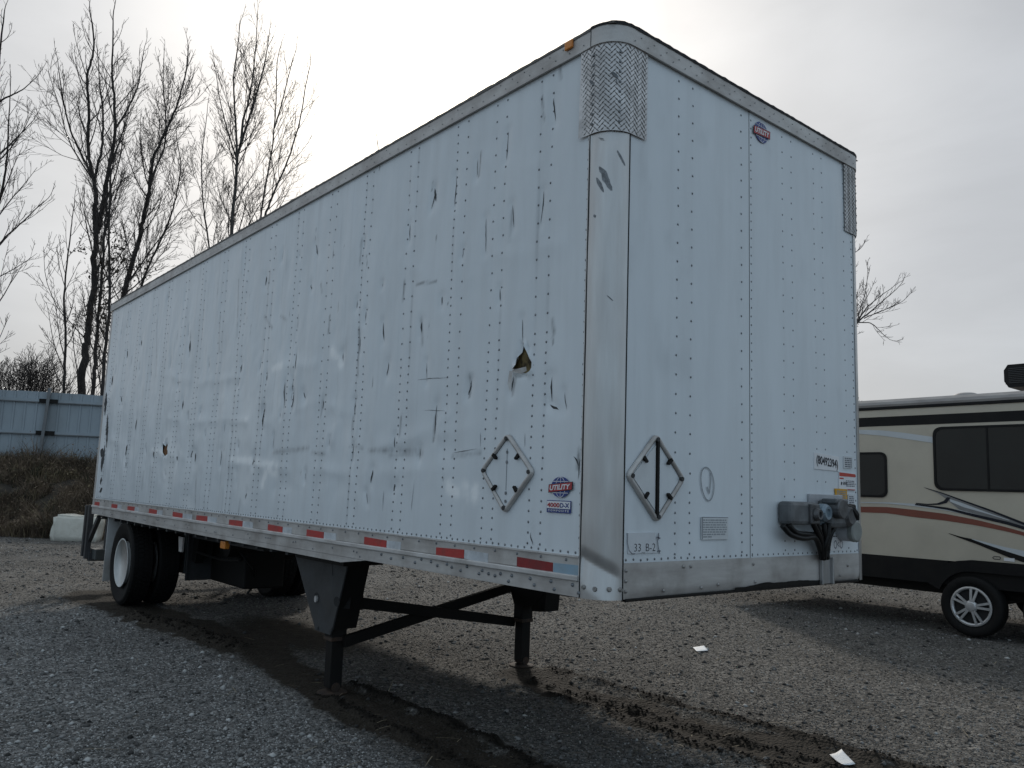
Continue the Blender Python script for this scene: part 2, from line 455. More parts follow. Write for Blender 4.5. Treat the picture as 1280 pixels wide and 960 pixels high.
class MB:
    """collects shapes into one bmesh"""

    def __init__(s):
        s.v, s.f = [], []

    def quad(s, pts):
        n = len(s.v)
        s.v += [tuple(p) for p in pts]
        s.f.append(tuple(range(n, n + len(pts))))
        return s

    def box(s, lo, hi, bev=0.0):
        (x0, y0, z0), (x1, y1, z1) = lo, hi
        if bev <= 0:
            n = len(s.v)
            s.v += [(x0, y0, z0), (x1, y0, z0), (x1, y1, z0), (x0, y1, z0), (x0, y0, z1), (x1, y0, z1), (x1, y1, z1), (x0, y1, z1)]
            s.f += [tuple(n + i for i in q) for q in ((0, 3, 2, 1), (4, 5, 6, 7), (0, 1, 5, 4), (1, 2, 6, 5), (2, 3, 7, 6), (3, 0, 4, 7))]
            return s
        b = bmesh.new()
        bmesh.ops.create_cube(b, size=1)
        for w in b.verts:
            w.co = Vector(((x0 + x1) / 2 + w.co.x * (x1 - x0), (y0 + y1) / 2 + w.co.y * (y1 - y0), (z0 + z1) / 2 + w.co.z * (z1 - z0)))
        bmesh.ops.bevel(b, geom=b.edges[:], offset=bev, segments=2, affect='EDGES', profile=.5)
        s.add_bm(b)
        return s

    def add_bm(s, b):
        b.verts.ensure_lookup_table()
        n = len(s.v)
        s.v += [tuple(w.co) for w in b.verts]
        s.f += [tuple(n + w.index for w in f.verts) for f in b.faces]
        b.free()

    def bar(s, a, b, w, h, up=(0, 0, 1)):
        """rectangular bar from a to b; w sideways, h along up"""
        a, b = Vector(a), Vector(b)
        d = (b - a).normalized()
        sd = d.cross(Vector(up)).normalized()
        uu = sd.cross(d).normalized()
        n = len(s.v)
        for p in (a, b):
            for i, j in ((-1, -1), (1, -1), (1, 1), (-1, 1)):
                s.v.append(tuple(p + sd * (i * w / 2) + uu * (j * h / 2)))
        s.f += [tuple(n + i for i in q) for q in ((0, 1, 2, 3), (7, 6, 5, 4), (0, 4, 5, 1), (1, 5, 6, 2), (2, 6, 7, 3), (3, 7, 4, 0))]
        return s

    def tube(s, pts, rad, sides=8, caps=True):
        pts = [Vector(p) for p in pts]
        k = len(pts)
        if not hasattr(rad, '__len__'):
            rad = [rad] * k
        n = len(s.v)
        ref = Vector((0.31, 0.17, 0.93)) if abs((pts[-1] - pts[0]).normalized().z) < .9 else Vector((1, .1, 0))
        for i, p in enumerate(pts):
            t = (pts[min(i + 1, k - 1)] - pts[max(i - 1, 0)]).normalized()
            a = t.cross(ref).normalized()
            b = t.cross(a)
            for j in range(sides):
                th = 2 * math.pi * j / sides
                s.v.append(tuple(p + (a * math.cos(th) + b * math.sin(th)) * rad[i]))
        for i in range(k - 1):
            for j in range(sides):
                j2 = (j + 1) % sides
                s.f.append((n + i * sides + j, n + i * sides + j2, n + (i + 1) * sides + j2, n + (i + 1) * sides + j))
        if caps:
            s.f.append(tuple(n + j for j in range(sides - 1, -1, -1)))
            s.f.append(tuple(n + (k - 1) * sides + j for j in range(sides)))
        return s

    def lathe(s, prof, origin, axis='y', sides=32, close=False):
        """prof: list of (radius, along) revolved about axis through origin"""
        n = len(s.v)
        ox, oy, oz = origin
        for (r, a) in prof:
            for j in range(sides):
                th = 2 * math.pi * j / sides
                c, q = r * math.cos(th), r * math.sin(th)
                if axis == 'y':
                    s.v.append((ox + c, oy + a, oz + q))
                elif axis == 'x':
                    s.v.append((ox + a, oy + c, oz + q))
                else:
                    s.v.append((ox + c, oy + q, oz + a))
        k = len(prof)
        for i in range(k - 1):
            for j in range(sides):
                j2 = (j + 1) % sides
                s.f.append((n + i * sides + j, n + i * sides + j2, n + (i + 1) * sides + j2, n + (i + 1) * sides + j))
        if not close:
            s.f.append(tuple(n + j for j in range(sides)))
            s.f.append(tuple(n + (k - 1) * sides + j for j in range(sides)))
        else:
            for j in range(sides):
                j2 = (j + 1) % sides
                s.f.append((n + (k - 1) * sides + j, n + (k - 1) * sides + j2, n + j2, n + j))
        return s

    def prism(s, poly, fn, d0, d1):
        """polygon (a,b) mapped by fn(a,b,off), extruded from off d0 to d1"""
        n = len(s.v)
        k = len(poly)
        s.v += [tuple(fn(a, b, d0)) for a, b in poly] + [tuple(fn(a, b, d1)) for a, b in poly]
        s.f.append(tuple(range(n + k - 1, n - 1, -1)))
        s.f.append(tuple(range(n + k, n + 2 * k)))
        for i in range(k):
            j = (i + 1) % k
            s.f.append((n + i, n + j, n + k + j, n + k + i))
        return s

    def mesh(s, name):
        me = bpy.data.meshes.new(name)
        me.from_pydata(s.v, [], s.f)
        b = bmesh.new()
        b.from_mesh(me)
        bmesh.ops.recalc_face_normals(b, faces=b.faces[:])
        b.to_mesh(me)
        b.free()
        return me

    def build_each(s, name, m, parent=None, **kw):
        """every separate piece becomes an object of its own"""
        par = list(range(len(s.v)))

        def find(i):
            while par[i] != i:
                par[i] = par[par[i]]
                i = par[i]
            return i
        for f in s.f:
            for q in f[1:]:
                par[find(q)] = find(f[0])
        groups = {}
        for f in s.f:
            groups.setdefault(find(f[0]), []).append(f)
        out = []
        for fs in groups.values():
            ids = sorted({i for f in fs for i in f})
            mp = {i: k for k, i in enumerate(ids)}
            t = MB()
            t.v = [s.v[i] for i in ids]
            t.f = [tuple(mp[i] for i in f) for f in fs]
            out.append(t.build(name, m, parent, **kw))
        return out

    def build(s, name, m, parent=None, **kw):
        return link(name, s.mesh(name), m, parent, **kw)


def np_mesh(name, verts, faces):
    """verts Nx3, faces MxK arrays -> mesh, fast"""
    me = bpy.data.meshes.new(name)
    verts = np.asarray(verts, np.float32)
    faces = np.asarray(faces, np.int32)
    me.vertices.add(len(verts))
    me.vertices.foreach_set('co', verts.ravel())
    K = faces.shape[1]
    me.loops.add(faces.size)
    me.loops.foreach_set('vertex_index', faces.ravel())
    me.polygons.add(len(faces))
    me.polygons.foreach_set('loop_start', np.arange(0, faces.size, K, dtype=np.int32))
    me.update(calc_edges=True)
    return me


def grid_faces(nx, ny):
    i = np.arange(nx - 1)[:, None] * ny + np.arange(ny - 1)[None, :]
    i = i.ravel()
    return np.stack([i, i + ny, i + ny + 1, i + 1], 1)


def fattr(me, name, vals):
    a = me.attributes.new(name, 'FLOAT', 'POINT')
    a.data.foreach_set('value', np.asarray(vals, np.float32).ravel())


def side(a, b, off):            # on the trailer's long side (y = 0), off = metres outwards
    return (a, -off, b)


def front(a, b, off):           # on the trailer's front (x = 0)
    return (off, a, b)


def text_mesh(txt, fn, a0, b0, a1, b1, off, bold=0.0, slant=0.0, skew=0.0):
    """flat print: text filling the rectangle a0..a1, b0..b1 of the plane fn"""
    cu = bpy.data.curves.new('text', 'FONT')
    cu.body = txt
    cu.fill_mode = 'FRONT'
    cu.offset = bold
    cu.shear = slant
    cu.resolution_u = 3
    ob = bpy.data.objects.new('text', cu)
    COL.objects.link(ob)
    dg = bpy.context.evaluated_depsgraph_get()
    me = bpy.data.meshes.new_from_object(ob.evaluated_get(dg))
    bpy.data.objects.remove(ob)
    bpy.data.curves.remove(cu)
    co = np.zeros(len(me.vertices) * 3)
    me.vertices.foreach_get('co', co)
    co = co.reshape(-1, 3)
    lo, hi = co.min(0), co.max(0)
    q = (co - lo) / np.maximum(hi - lo, 1e-6)
    A = a0 + q[:, 0] * (a1 - a0)
    B = b0 + q[:, 1] * (b1 - b0) + skew * (A - a0)
    out = np.array([fn(a, b, off) for a, b in zip(A, B)])
    me.vertices.foreach_set('co', out.ravel())
    me.update()
    me.materials.clear()
    return me


# ================================================================== GROUND
def gp(pts):
    return [tuple(on_z(u, v)[:2]) for u, v in pts]


MUD1 = gp([(330, 815), (395, 856), (470, 892), (560, 930), (640, 966), (740, 1010)])
MUD2 = gp([(655, 843), (720, 862), (790, 884), (870, 908), (960, 934), (1060, 960), (1200, 1000)])
WALLOW = gp([(120, 742), (180, 765), (250, 790), (310, 808)])
RUTS = [gp(q) for q in ([(690, 836), (797, 867), (866, 887), (935, 904), (1004, 921), (1073, 942), (1180, 972)],
                        [(663, 846), (729, 867), (780, 880), (832, 894), (883, 911), (952, 929), (1021, 949), (1100, 975)],
                        [(690, 868), (797, 903), (866, 929), (952, 952), (1040, 985)],
                        [(400, 868), (480, 908), (560, 945), (640, 985)],
                        [(440, 858), (540, 895), (630, 935), (700, 975)])]
RIDGE = gp([(165, 772), (215, 782), (262, 800), (300, 812)])
FRESH = gp([(-60, 762), (60, 748), (130, 765), (190, 790), (250, 812), (310, 838), (370, 872), (430, 910), (520, 962), (640, 1030)])


def fresh_mask(x, y):
    fx = np.array([p[0] for p in FRESH])
    fy = np.array([p[1] for p in FRESH])
    yb = np.interp(x, fx, fy)
    e = yb - y + .10 * fbm(x * 2.2, y * 2.2, 4)
    return np.clip(e / .18 + .5, 0, 1) * (x > -14)


def mud_mask(x, y):
    n = .22 * fbm(x * 3.1 + 9, y * 3.1, 5) + .05 * vnoise(x * 17, y * 17)
    m1 = 1 - np.clip((seg_dist(x, y, MUD1) + n - .16) / .26, 0, 1)
    m2 = 1 - np.clip((seg_dist(x, y, MUD2) + n - .20) / .12, 0, 1)
    m3 = 1 - np.clip((seg_dist(x, y, WALLOW) + n - .28) / .2, 0, 1)
    far = 0.30 * np.clip(fbm(x * .8 + 3, y * .8 + 7, 4) * 2.2 - .45, 0, 1)
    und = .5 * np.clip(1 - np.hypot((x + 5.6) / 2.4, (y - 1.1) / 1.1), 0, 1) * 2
    rr = np.zeros_like(x)
    for r in RUTS:
        rr = np.maximum(rr, 1 - np.clip((seg_dist(x, y, r) + n * .3 - .025) / .06, 0, 1))
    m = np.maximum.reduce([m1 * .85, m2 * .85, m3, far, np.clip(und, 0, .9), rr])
    return np.clip(m * (1 - .9 * fresh_mask(x, y) * (m3 < .5)), 0, 1)


def rut_mask(x, y):
    rr = np.zeros_like(x)
    n = .5 + .9 * np.clip(fbm(x * 6, y * 6, 3) + .35, 0, 1)
    for r in RUTS:
        rr = np.maximum(rr, np.exp(-(seg_dist(x, y, r) / .038) ** 2) * n)
    return np.clip(rr, 0, .9)


def height(x, y):
    h = .035 * fbm(x * .35, y * .35, 3) + .012 * fbm(x * 2.7, y * 2.7, 3)
    near = (x > -14) & (x < 4) & (y > -3) & (y < 10)
    d2 = seg_dist(x, y, MUD2)
    h = h - .038 * np.exp(-(d2 / .2) ** 2)
    for r in RUTS:
        d = seg_dist(x, y, r)
        h = h + (.026 * np.exp(-((d - .02) / .045) ** 2)) * (.6 + 1.8 * np.clip(vnoise(x * 9, y * 9) + .3, 0, 1)) + .010 * np.exp(-(d / .08) ** 2) * vnoise(x * 32, y * 32) * 2
    dr = seg_dist(x, y, RIDGE)
    h = h + np.exp(-(dr / .16) ** 2) * (.05 + .06 * np.abs(vnoise(x * 7, y * 7)) + .03 * vnoise(x * 19, y * 19))
    mk = mud_mask(x, y)
    h = h + mk * .012 * fbm(x * 11, y * 11, 3)
    # wheels and feet stand on level ground
    for (cx, cy, rad) in ((-8.38, .33, .3), (-8.38, 2.26, .3), (-3.09, .27, .15), (-3.09, 2.19, .15)):
        w = np.clip(1.6 - np.hypot(x - cx, y - cy) / rad, 0, 1)
        h = h * (1 - w)
    return h


def axis(lo, hi, d0, far):
    a = list(np.arange(lo, hi + 1e-6, d0))
    s = d0
    up = [a[-1]]
    while up[-1] < far:
        s *= 1.25
        up.append(up[-1] + s)
    s = d0
    dn = [a[0]]
    while dn[-1] > -far:
        s *= 1.25
        dn.append(dn[-1] - s)
    return np.array(dn[:0:-1] + a + up[1:])


gx = axis(-9.3, 1.6, .030, 700)
gy = axis(-1.0, 7.0, .030, 700)
X, Y = np.meshgrid(gx, gy, indexing='ij')
Z = height(X, Y)
far_ = np.clip((np.hypot(X + 4, Y - 3) - 30) / 60, 0, 1)
Z = Z * (1 - far_)
me = np_mesh('ground', np.stack([X.ravel(), Y.ravel(), Z.ravel()], 1), grid_faces(len(gx), len(gy)))
fattr(me, 'mud', mud_mask(X, Y))
fattr(me, 'fresh', fresh_mask(X, Y))
fattr(me, 'rut', rut_mask(X, Y))
link('ground', me, M['ground'], kind='structure', smooth=True)

# loose stones lying on the yard, each an irregular little rock, all in one heap-object
OCT = np.array([(1, 0, 0), (-1, 0, 0), (0, 1, 0), (0, -1, 0), (0, 0, 1), (0, 0, -1)], float)
OCF = np.array([(0, 2, 4), (2, 1, 4), (1, 3, 4), (3, 0, 4), (2, 0, 5), (1, 2, 5), (3, 1, 5), (0, 3, 5)])


def stones(n):
    # places spread over the part of the yard in view, denser near
    d = 4.6 + 17 * RNG.random(n) ** 2.0
    ang = (RNG.random(n) - .5) * 1.28
    px = CAM[0] + FH[0] * d + RH[0] * d * np.tan(ang)
    py = CAM[1] + FH[1] * d + RH[1] * d * np.tan(ang)
    fr, md = fresh_mask(px, py), mud_mask(px, py)
    keep = RNG.random(n) < np.clip((22.5 - d) / 5, 0, 1) * (.85 + .15 * fr) * (1 - .90 * np.clip(md * 1.3, 0, 1))
    px, py, d, fr = px[keep], py[keep], d[keep], fr[keep]
    n = len(px)
    r = (.0038 + .0054 * RNG.random(n) ** 2.2 + .014 * (RNG.random(n) > .985)) * (1 + .10 * fr) * (1 + .07 * (d - 5))
    v = OCT[None] * (0.65 + .7 * RNG.random((n, 6, 1)))
    v = v + .3 * (RNG.random((n, 6, 3)) - .5)
    v[:, :, 2] *= (.45 + .3 * RNG.random(n))[:, None]
    th = RNG.random(n) * 6.283
    c, s = np.cos(th)[:, None], np.sin(th)[:, None]
    xr, yr = v[:, :, 0] * c - v[:, :, 1] * s, v[:, :, 0] * s + v[:, :, 1] * c
    hz = height(px, py)
    P = np.stack([px[:, None] + xr * r[:, None], py[:, None] + yr * r[:, None], hz[:, None] + (v[:, :, 2] + .22) * r[:, None]], 2)
    F = OCF[None] + 6 * np.arange(n)[:, None, None]
    me = np_mesh('gravel', P.reshape(-1, 3), F.reshape(-1, 3))
    tone = (1 - .75 * md[keep]) * np.clip(.40 + .23 * RNG.standard_normal(n) + .18 * fr + .34 * (RNG.random(n) > .92), 0, 1)
    fattr(me, 'tone', np.repeat(tone, 6))
    link('gravel', me, M['stone'], kind='stuff')


stones(200000)

# clods along the ruts
def clods():
    P, F, T = [], [], []
    k = 0
    for line, amp, cnt in [(r, 1.0, 200) for r in RUTS] + [(RIDGE, 2.4, 170)]:
        for _ in range(cnt):
            i = random.randrange(len(line) - 1)
            t = random.random()
            x = line[i][0] * (1 - t) + line[i + 1][0] * t + random.gauss(0, .035 * (amp if amp > 1 else 1))
            y = line[i][1] * (1 - t) + line[i + 1][1] * t + random.gauss(0, .035 * (amp if amp > 1 else 1))
            r = random.uniform(.006, .015) * (1.5 if amp > 1 else 1)
            P.append((x, y, r))
    P = np.array(P)
    hz = height(P[:, 0], P[:, 1])
    n = len(P)
    v = OCT[None] * (0.6 + .8 * RNG.random((n, 6, 1))) + .35 * (RNG.random((n, 6, 3)) - .5)
    v[:, :, 2] *= .7
    Q = np.stack([P[:, None, 0] + v[:, :, 0] * P[:, None, 2], P[:, None, 1] + v[:, :, 1] * P[:, None, 2], hz[:, None] + (v[:, :, 2] + .3) * P[:, None, 2]], 2)
    me = np_mesh('mud_clods', Q.reshape(-1, 3), (OCF[None] + 6 * np.arange(n)[:, None, None]).reshape(-1, 3))
    link('mud_clods', me, mat('mud_clod', (.024, .020, .017), .95, 0, (.011, .009, .007), 20, spec=.15), kind='stuff')


clods()

# bits of straw and twig blown over the yard
def straw(n=420):
    d = 4.8 + 11 * RNG.random(n) ** 1.5
    a = (RNG.random(n) - .5) * 1.25
    x = CAM[0] + FH[0] * d + RH[0] * d * np.tan(a)
    y = CAM[1] + FH[1] * d + RH[1] * d * np.tan(a)
    z = height(x, y) + .012
    th = RNG.random(n) * 6.28
    ln = .02 + .10 * RNG.random(n) ** 3
    w = .0018 + .0016 * RNG.random(n)
    u = np.stack([np.cos(th), np.sin(th), .25 * RNG.standard_normal(n)], 1) * ln[:, None]
    s = np.stack([-np.sin(th), np.cos(th), 0 * th], 1) * w[:, None]
    c = np.stack([x, y, z], 1)
    up = np.array([0, 0, .003])
    Q = np.stack([c - u - s, c - u + s, c + s + up, c + u + s * .6, c + u - s * .6, c - s + up], 1)
    F = np.array([(0, 1, 2, 5), (5, 2, 3, 4)])[None] + 6 * np.arange(n)[:, None, None]
    link('straw', np_mesh('straw', Q.reshape(-1, 3), F.reshape(-1, 4)), mat('straw', (.34, .29, .20), .9, 0, (.12, .09, .06), 3), kind='stuff')


straw()

# two sheets of paper lying on the gravel
for pts, lab in (([(866, 810), (880, 809), (885, 814.5), (871, 815.5)], 'small white paper lying on the gravel below the trailer front'),
                 ([(1037, 939.5), (1052, 938), (1069, 950), (1054, 952)], 'white paper lying beside the muddy tyre track, nearest the camera')):
    c4 = [on_z(u, v, .012) for u, v in pts]
    n = 7
    vs, fs = [], []
    for i in range(n):
        for j in range(n):
            s, t = i / (n - 1), j / (n - 1)
            p = (c4[0] * (1 - s) + c4[1] * s) * (1 - t) + (c4[3] * (1 - s) + c4[2] * s) * t
            hh = float(height(np.array([p.x]), np.array([p.y]))[0])
            vs.append((p.x, p.y, hh + .012 + .006 * math.sin(3.0 * s + 1.2) * (t - .3) + .004 * s * s))
    for i in range(n - 1):
        for j in range(n - 1):
            a = i * n + j
            fs.append((a, a + n, a + n + 1, a + 1))
    me = bpy.data.meshes.new('paper_sheet')
    me.from_pydata(vs, [], fs)
    ob = link('paper_sheet', me, M['paper'], label=lab, cat='paper', group='white papers on the gravel', smooth=True)
    md = ob.modifiers.new('thick', 'SOLIDIFY')
    md.thickness = .002

# ================================================================== TRAILER
L = 9.84
W = 2.59
R = 0.134
TR = empty('box_trailer', (-L / 2, W / 2, 0), 'long white box trailer with dented riveted sides standing on its landing legs', 'trailer')
Z1, Z2, Z3 = H + .199, H + 2.867, H + 2.970      # rail top, top-rail bottom, roof edge
Z1F = H + .176


def sp(u, v):
    p = on_y(u, v, 0)
    return p.x, p.z


def fp(u, v):
    p = on_x(u, v, 0)
    return p.y, p.z


# ---- damage on the long side: gouges (dark, deep), scuffs (grey, soft), creases (ridges), all read off the photo
GASH = [(689, 470, 688, 503, 3.2), (686, 505, 697, 513, 4.5), (717, 570, 724, 582, 3.5), (725, 572, 723, 600, 2.2), (652, 398, 652.5, 430, 1.6),
        (641, 470, 638, 490, 2.5), (691, 122, 693, 152, 2.6), (635, 163, 632, 200, 1.7), (679, 238, 676, 280, 1.9), (607, 272, 606, 316, 1.6),
        (624, 360, 624, 376, 2.0), (640, 255, 642, 285, 1.6), (542, 235, 544, 252, 5.0), (543, 236, 539, 262, 1.8), (597, 198, 595, 222, 1.5), (569, 218, 568, 258, 1.8),
        (512, 280, 511, 302, 1.8), (552, 370, 551, 382, 1.7), (526, 402, 525, 416, 4.0), (478, 402, 478, 426, 3.0), (484, 452, 482, 470, 2.6), (545, 505, 542, 545, 2.4),
        (532, 452, 532, 478, 1.2), (394, 305, 396, 318, 3.0), (388, 355, 388, 362, 2.6), (328, 513, 327, 534, 3.8), (329, 510, 328, 516, 2.6), (302, 455, 300, 466, 3.2),
        (333, 467, 332, 476, 2.4), (365, 492, 364, 510, 3.6), (378, 490, 380, 498, 3.0), (356, 478, 354, 510, 1.8), (442, 500, 441, 518, 2.0), (403, 500, 402, 512, 2.6),
        (465, 587, 463, 604, 4.2), (493, 607, 490, 613, 4.0), (238, 425, 236, 440, 3.4), (176, 425, 176, 432, 2.0), (158, 438, 158, 446, 2.0), (228, 500, 227, 512, 2.0),
        (171, 522, 169, 538, 3.0), (134, 518, 132, 560, 3.2), (133, 490, 131, 520, 3.4), (130, 555, 126, 590, 3.4), (128, 560, 126, 572, 4.4), (158, 556, 156, 570, 3.4), (126, 596, 125, 606, 2.6),
        (126, 609, 126, 616, 3.6), (157, 578, 157, 584, 2.2), (192, 564, 191, 572, 2.2), (244, 566, 243, 578, 2.8), (240, 563, 237, 572, 2.0), (140, 470, 139, 482, 1.8), (151, 495, 151, 503, 1.8),
        (221, 570, 221, 576, 2.0), (276, 562, 275, 582, 1.8), (317, 570, 316, 582, 2.0), (308, 616, 306, 624, 2.6), (440, 556, 439, 575, 1.5), (457, 615, 459, 630, 1.3), (524, 560, 523, 575, 1.4),
        (663, 665, 666, 682, 1.8), (492, 545, 492, 560, 1.6), (370, 440, 369, 462, 2.0), (332, 345, 331, 357, 4.0), (428, 440, 427, 452, 1.6), (449, 420, 448, 440, 1.6),
        (475, 205, 474, 214, 1.4), (587, 475, 585, 490, 2.4), (705, 490, 707, 512, 1.5), (586, 478, 584, 494, 3.4)]
SCUFF = [(700, 86, 701, 98, 7), (640, 262, 637, 300, 8), (677, 120, 680, 150, 5), (644, 470, 640, 492, 7), (690, 400, 692, 416, 8), (520, 355, 545, 352, 5), (460, 563, 525, 563, 10), (487, 568, 526, 566, 12),
         (565, 570, 600, 566, 9), (543, 520, 541, 550, 7), (586, 470, 585, 495, 6), (366, 490, 364, 512, 7), (337, 340, 334, 360, 7), (372, 395, 371, 408, 6), (448, 410, 446, 470, 5),
         (356, 480, 354, 520, 6), (402, 500, 400, 520, 6), (350, 395, 358, 400, 6), (436, 558, 452, 560, 8), (390, 566, 405, 568, 8), (340, 566, 385, 560, 9), (724, 560, 722, 585, 8),
         (452, 300, 450, 330, 6), (401, 355, 402, 365, 7), (275, 395, 273, 440, 6), (298, 350, 296, 420, 6), (238, 415, 236, 445, 5), (196, 400, 195, 470, 5), (525, 400, 527, 430, 8),
         (440, 520, 438, 545, 5), (500, 520, 498, 545, 5), (330, 395, 340, 410, 6), (412, 395, 410, 415, 5), (505, 350, 503, 375, 5), (690, 420, 691, 430, 4), (601, 190, 598, 220, 4), (245, 600, 244, 640, 4), (300, 625, 298, 640, 7), (180, 590, 178, 610, 5)]
CREASE = [[(130, 548), (190, 563), (230, 572), (300, 580), (345, 585), (420, 590), (560, 592)],
          [(190, 520), (250, 528), (292, 524), (340, 528), (400, 500), (450, 520)],
          [(325, 455), (352, 458), (392, 455), (418, 440), (440, 410)], [(410, 440), (414, 480), (420, 530), (415, 550)], [(368, 440), (372, 480), (374, 510)],
          [(180, 465), (215, 470), (245, 478), (300, 470)], [(500, 330), (560, 352), (600, 340)], [(575, 300), (640, 320), (700, 305)], [(600, 200), (640, 215), (720, 190)],
          [(440, 600), (450, 640), (470, 655)], [(285, 548), (290, 600), (284, 640)], [(540, 545), (600, 530), (640, 505), (655, 478)], [(470, 560), (520, 545), (560, 520)]]
CHALK = [[(190, 563), (212, 570)], [(290, 572), (345, 582)], [(340, 460), (352, 458)], [(335, 585), (345, 592)], [(305, 525), (312, 522)], [(415, 440), (425, 455)], [(560, 608), (571, 616)], [(582, 610), (582, 622)], [(593, 610), (593, 622)], [(332, 590), (328, 605)]]


def to_side(t):
    a, b = sp(t[0], t[1]), sp(t[2], t[3])
    w = t[4] / FPX * (np.linalg.norm(np.array([(a[0] + b[0]) / 2, 0, (a[1] + b[1]) / 2]) - CAM))
    return a, b, w


GASHW = [to_side((*t[:4], t[4] * .85) if t[0] > 260 else (*t[:4], t[4] * (1.6 if t[0] > 140 else 3.2))) for t in GASH]
NFIX = len(GASHW)
SCUFFW = [to_side((*t[:4], t[4] * .62)) for t in SCUFF]
CREASEW = [[sp(*p) for p in l] for l in CREASE]
CHALKW = [[sp(*p) for p in l] for l in CHALK]
# smaller random nicks, thicker towards the rear
_r = random.Random(5)
for _ in range(80):
    x = -1.2 - 8.3 * _r.random() ** .85
    z = H + .45 + 2.2 * _r.random()
    l = _r.uniform(.02, .12)
    (GASHW if _r.random() < .42 else SCUFFW).append(((x, z), (x + _r.uniform(-.02, .02), z + l), _r.uniform(.003, .008)))
COLS = []
xs = [(-.456, -.554), (-.863, -.960), (-1.253, -1.364), (-1.822, -1.922)]
k = 0
while xs[-1][0] > -9.2:
    xs.append((xs[-1][0] - .6 + (.04 if k % 2 else -.01), xs[-1][1] - .6 + (.04 if k % 2 else -.01)))
    k += 1


def dent(x, z):
    """inward offset (+ = into the body) of the long side"""
    x = np.atleast_1d(np.asarray(x, float))
    z = np.atleast_1d(np.asarray(z, float))
    hz = z - H
    edge = np.clip(np.minimum.reduce([(hz - .21) / .25, (2.86 - hz) / .2, (-.15 - x) / .15, (x + 9.72) / .2]), 0, 1)
    calm = 1 - .85 * np.exp(-(((x + .35) / .35) ** 2 + ((hz - .55) / .3) ** 2))
    mid = .35 + .65 * np.clip((-x - .5) / 3, 0, 1)
    d = .0145 * fbm(x * 1.5, z * .9, 3) * mid + .0070 * fbm(x * 6 + 3, z * 3.2, 3) * mid
    d = d + .0022 * fbm(x * 9 + 1, z * 1.3 + 4, 2)
    # sheet pulled in at each row of rivets
    for a, b in xs:
        for c in (a, b):
            d = d + .0016 * np.exp(-((x - c) / .035) ** 2)
    brk = np.clip(fbm(x * 2.1 + 11, z * 2.1, 3) * 2.2 + .45, 0, 1)
    for l in CREASEW:
        q = seg_dist(x, z + .02 * vnoise(x * 6, z * 6), l)
        d = d - brk * (.0038 * np.exp(-(q / .045) ** 2) - .0022 * np.exp(-((q - .12) / .08) ** 2))
    for (a, b, w) in GASHW:
        cx, cz, hl = (a[0] + b[0]) / 2, (a[1] + b[1]) / 2, abs(a[1] - b[1]) / 2 + .03
        near = (np.abs(x - cx) < .25) & (np.abs(z - cz) < hl + .2)
        if near.any():
            q = seg_dist(x[near], z[near], [a, b])
            d[near] += .0065 * np.exp(-(q / (.026 + w)) ** 2)
    return d * edge * calm


def wear(x, z):
    m = np.zeros(np.shape(x))
    n1 = vnoise(x * 45, z * 22) + .6 * vnoise(x * 95, z * 50)
    for (a, b, w) in SCUFFW:
        cx, cz = (a[0] + b[0]) / 2, (a[1] + b[1]) / 2
        hl = max(abs(a[1] - b[1]), abs(a[0] - b[0])) / 2 + .15
        near = (np.abs(x - cx) < hl) & (np.abs(z - cz) < hl)
        if near.any():
            q = seg_dist(x[near], z[near], [a, b])
            m[near] = np.maximum(m[near], np.clip(np.exp(-(q / (w * .55)) ** 2) * (.75 + .9 * n1[near]) * (.45 if w > .022 else .8), 0, .75))
    # grime round the rivet rows
    for a, b in xs:
        for c in (a, b):
            m = np.maximum(m, .34 * np.exp(-((x - c) / .012) ** 2) * np.clip(fbm(x * 5, z * 1.6 + 3) * 2.2 - .25, 0, 1))
    st = np.clip(vnoise(x * 70, z * 3.1) * 1.6 + vnoise(x * 23, z * 1.2) - .45, 0, 1)
    m = np.maximum(m, .30 * st * np.clip((-x - .8) / 3, 0.1, 1))
    return m


def chalk(x, z):
    m = np.zeros(np.shape(x))
    n1 = fbm(x * 14, z * 14, 3)
    for l in CHALKW:
        q = seg_dist(x, z, l)
        m = np.maximum(m, np.clip(np.exp(-(q / .04) ** 2) * (.7 + 1.2 * n1), 0, .8))
    st = np.clip(vnoise(x * 26 + 7, z * .9) * 1.5 - .25, 0, 1) * np.clip((-x - 3) / 3, 0, 1)
    bl = .38 * np.clip(fbm(x * 1.5 + 40, z * 2.6, 4) * 2.4 - .35, 0, 1) * np.clip((H + 1.9 - z) / .6, 0, 1) * np.clip((-x - 1) / 2, .15, 1)
    return np.maximum.reduce([m, .35 * st, bl])


HOLES = [[(651.5, 431), (656, 433), (661, 443), (663.5, 455), (663, 464), (655, 466), (646, 465.5), (642, 461), (646, 456), (647.5, 448), (650.5, 440)],
         [(208, 551), (209, 558), (208.5, 568), (205, 570), (202.5, 565), (202, 558), (205, 555), (206, 558)]]
HOLEW = [[sp(*p) for p in h] for h in HOLES]


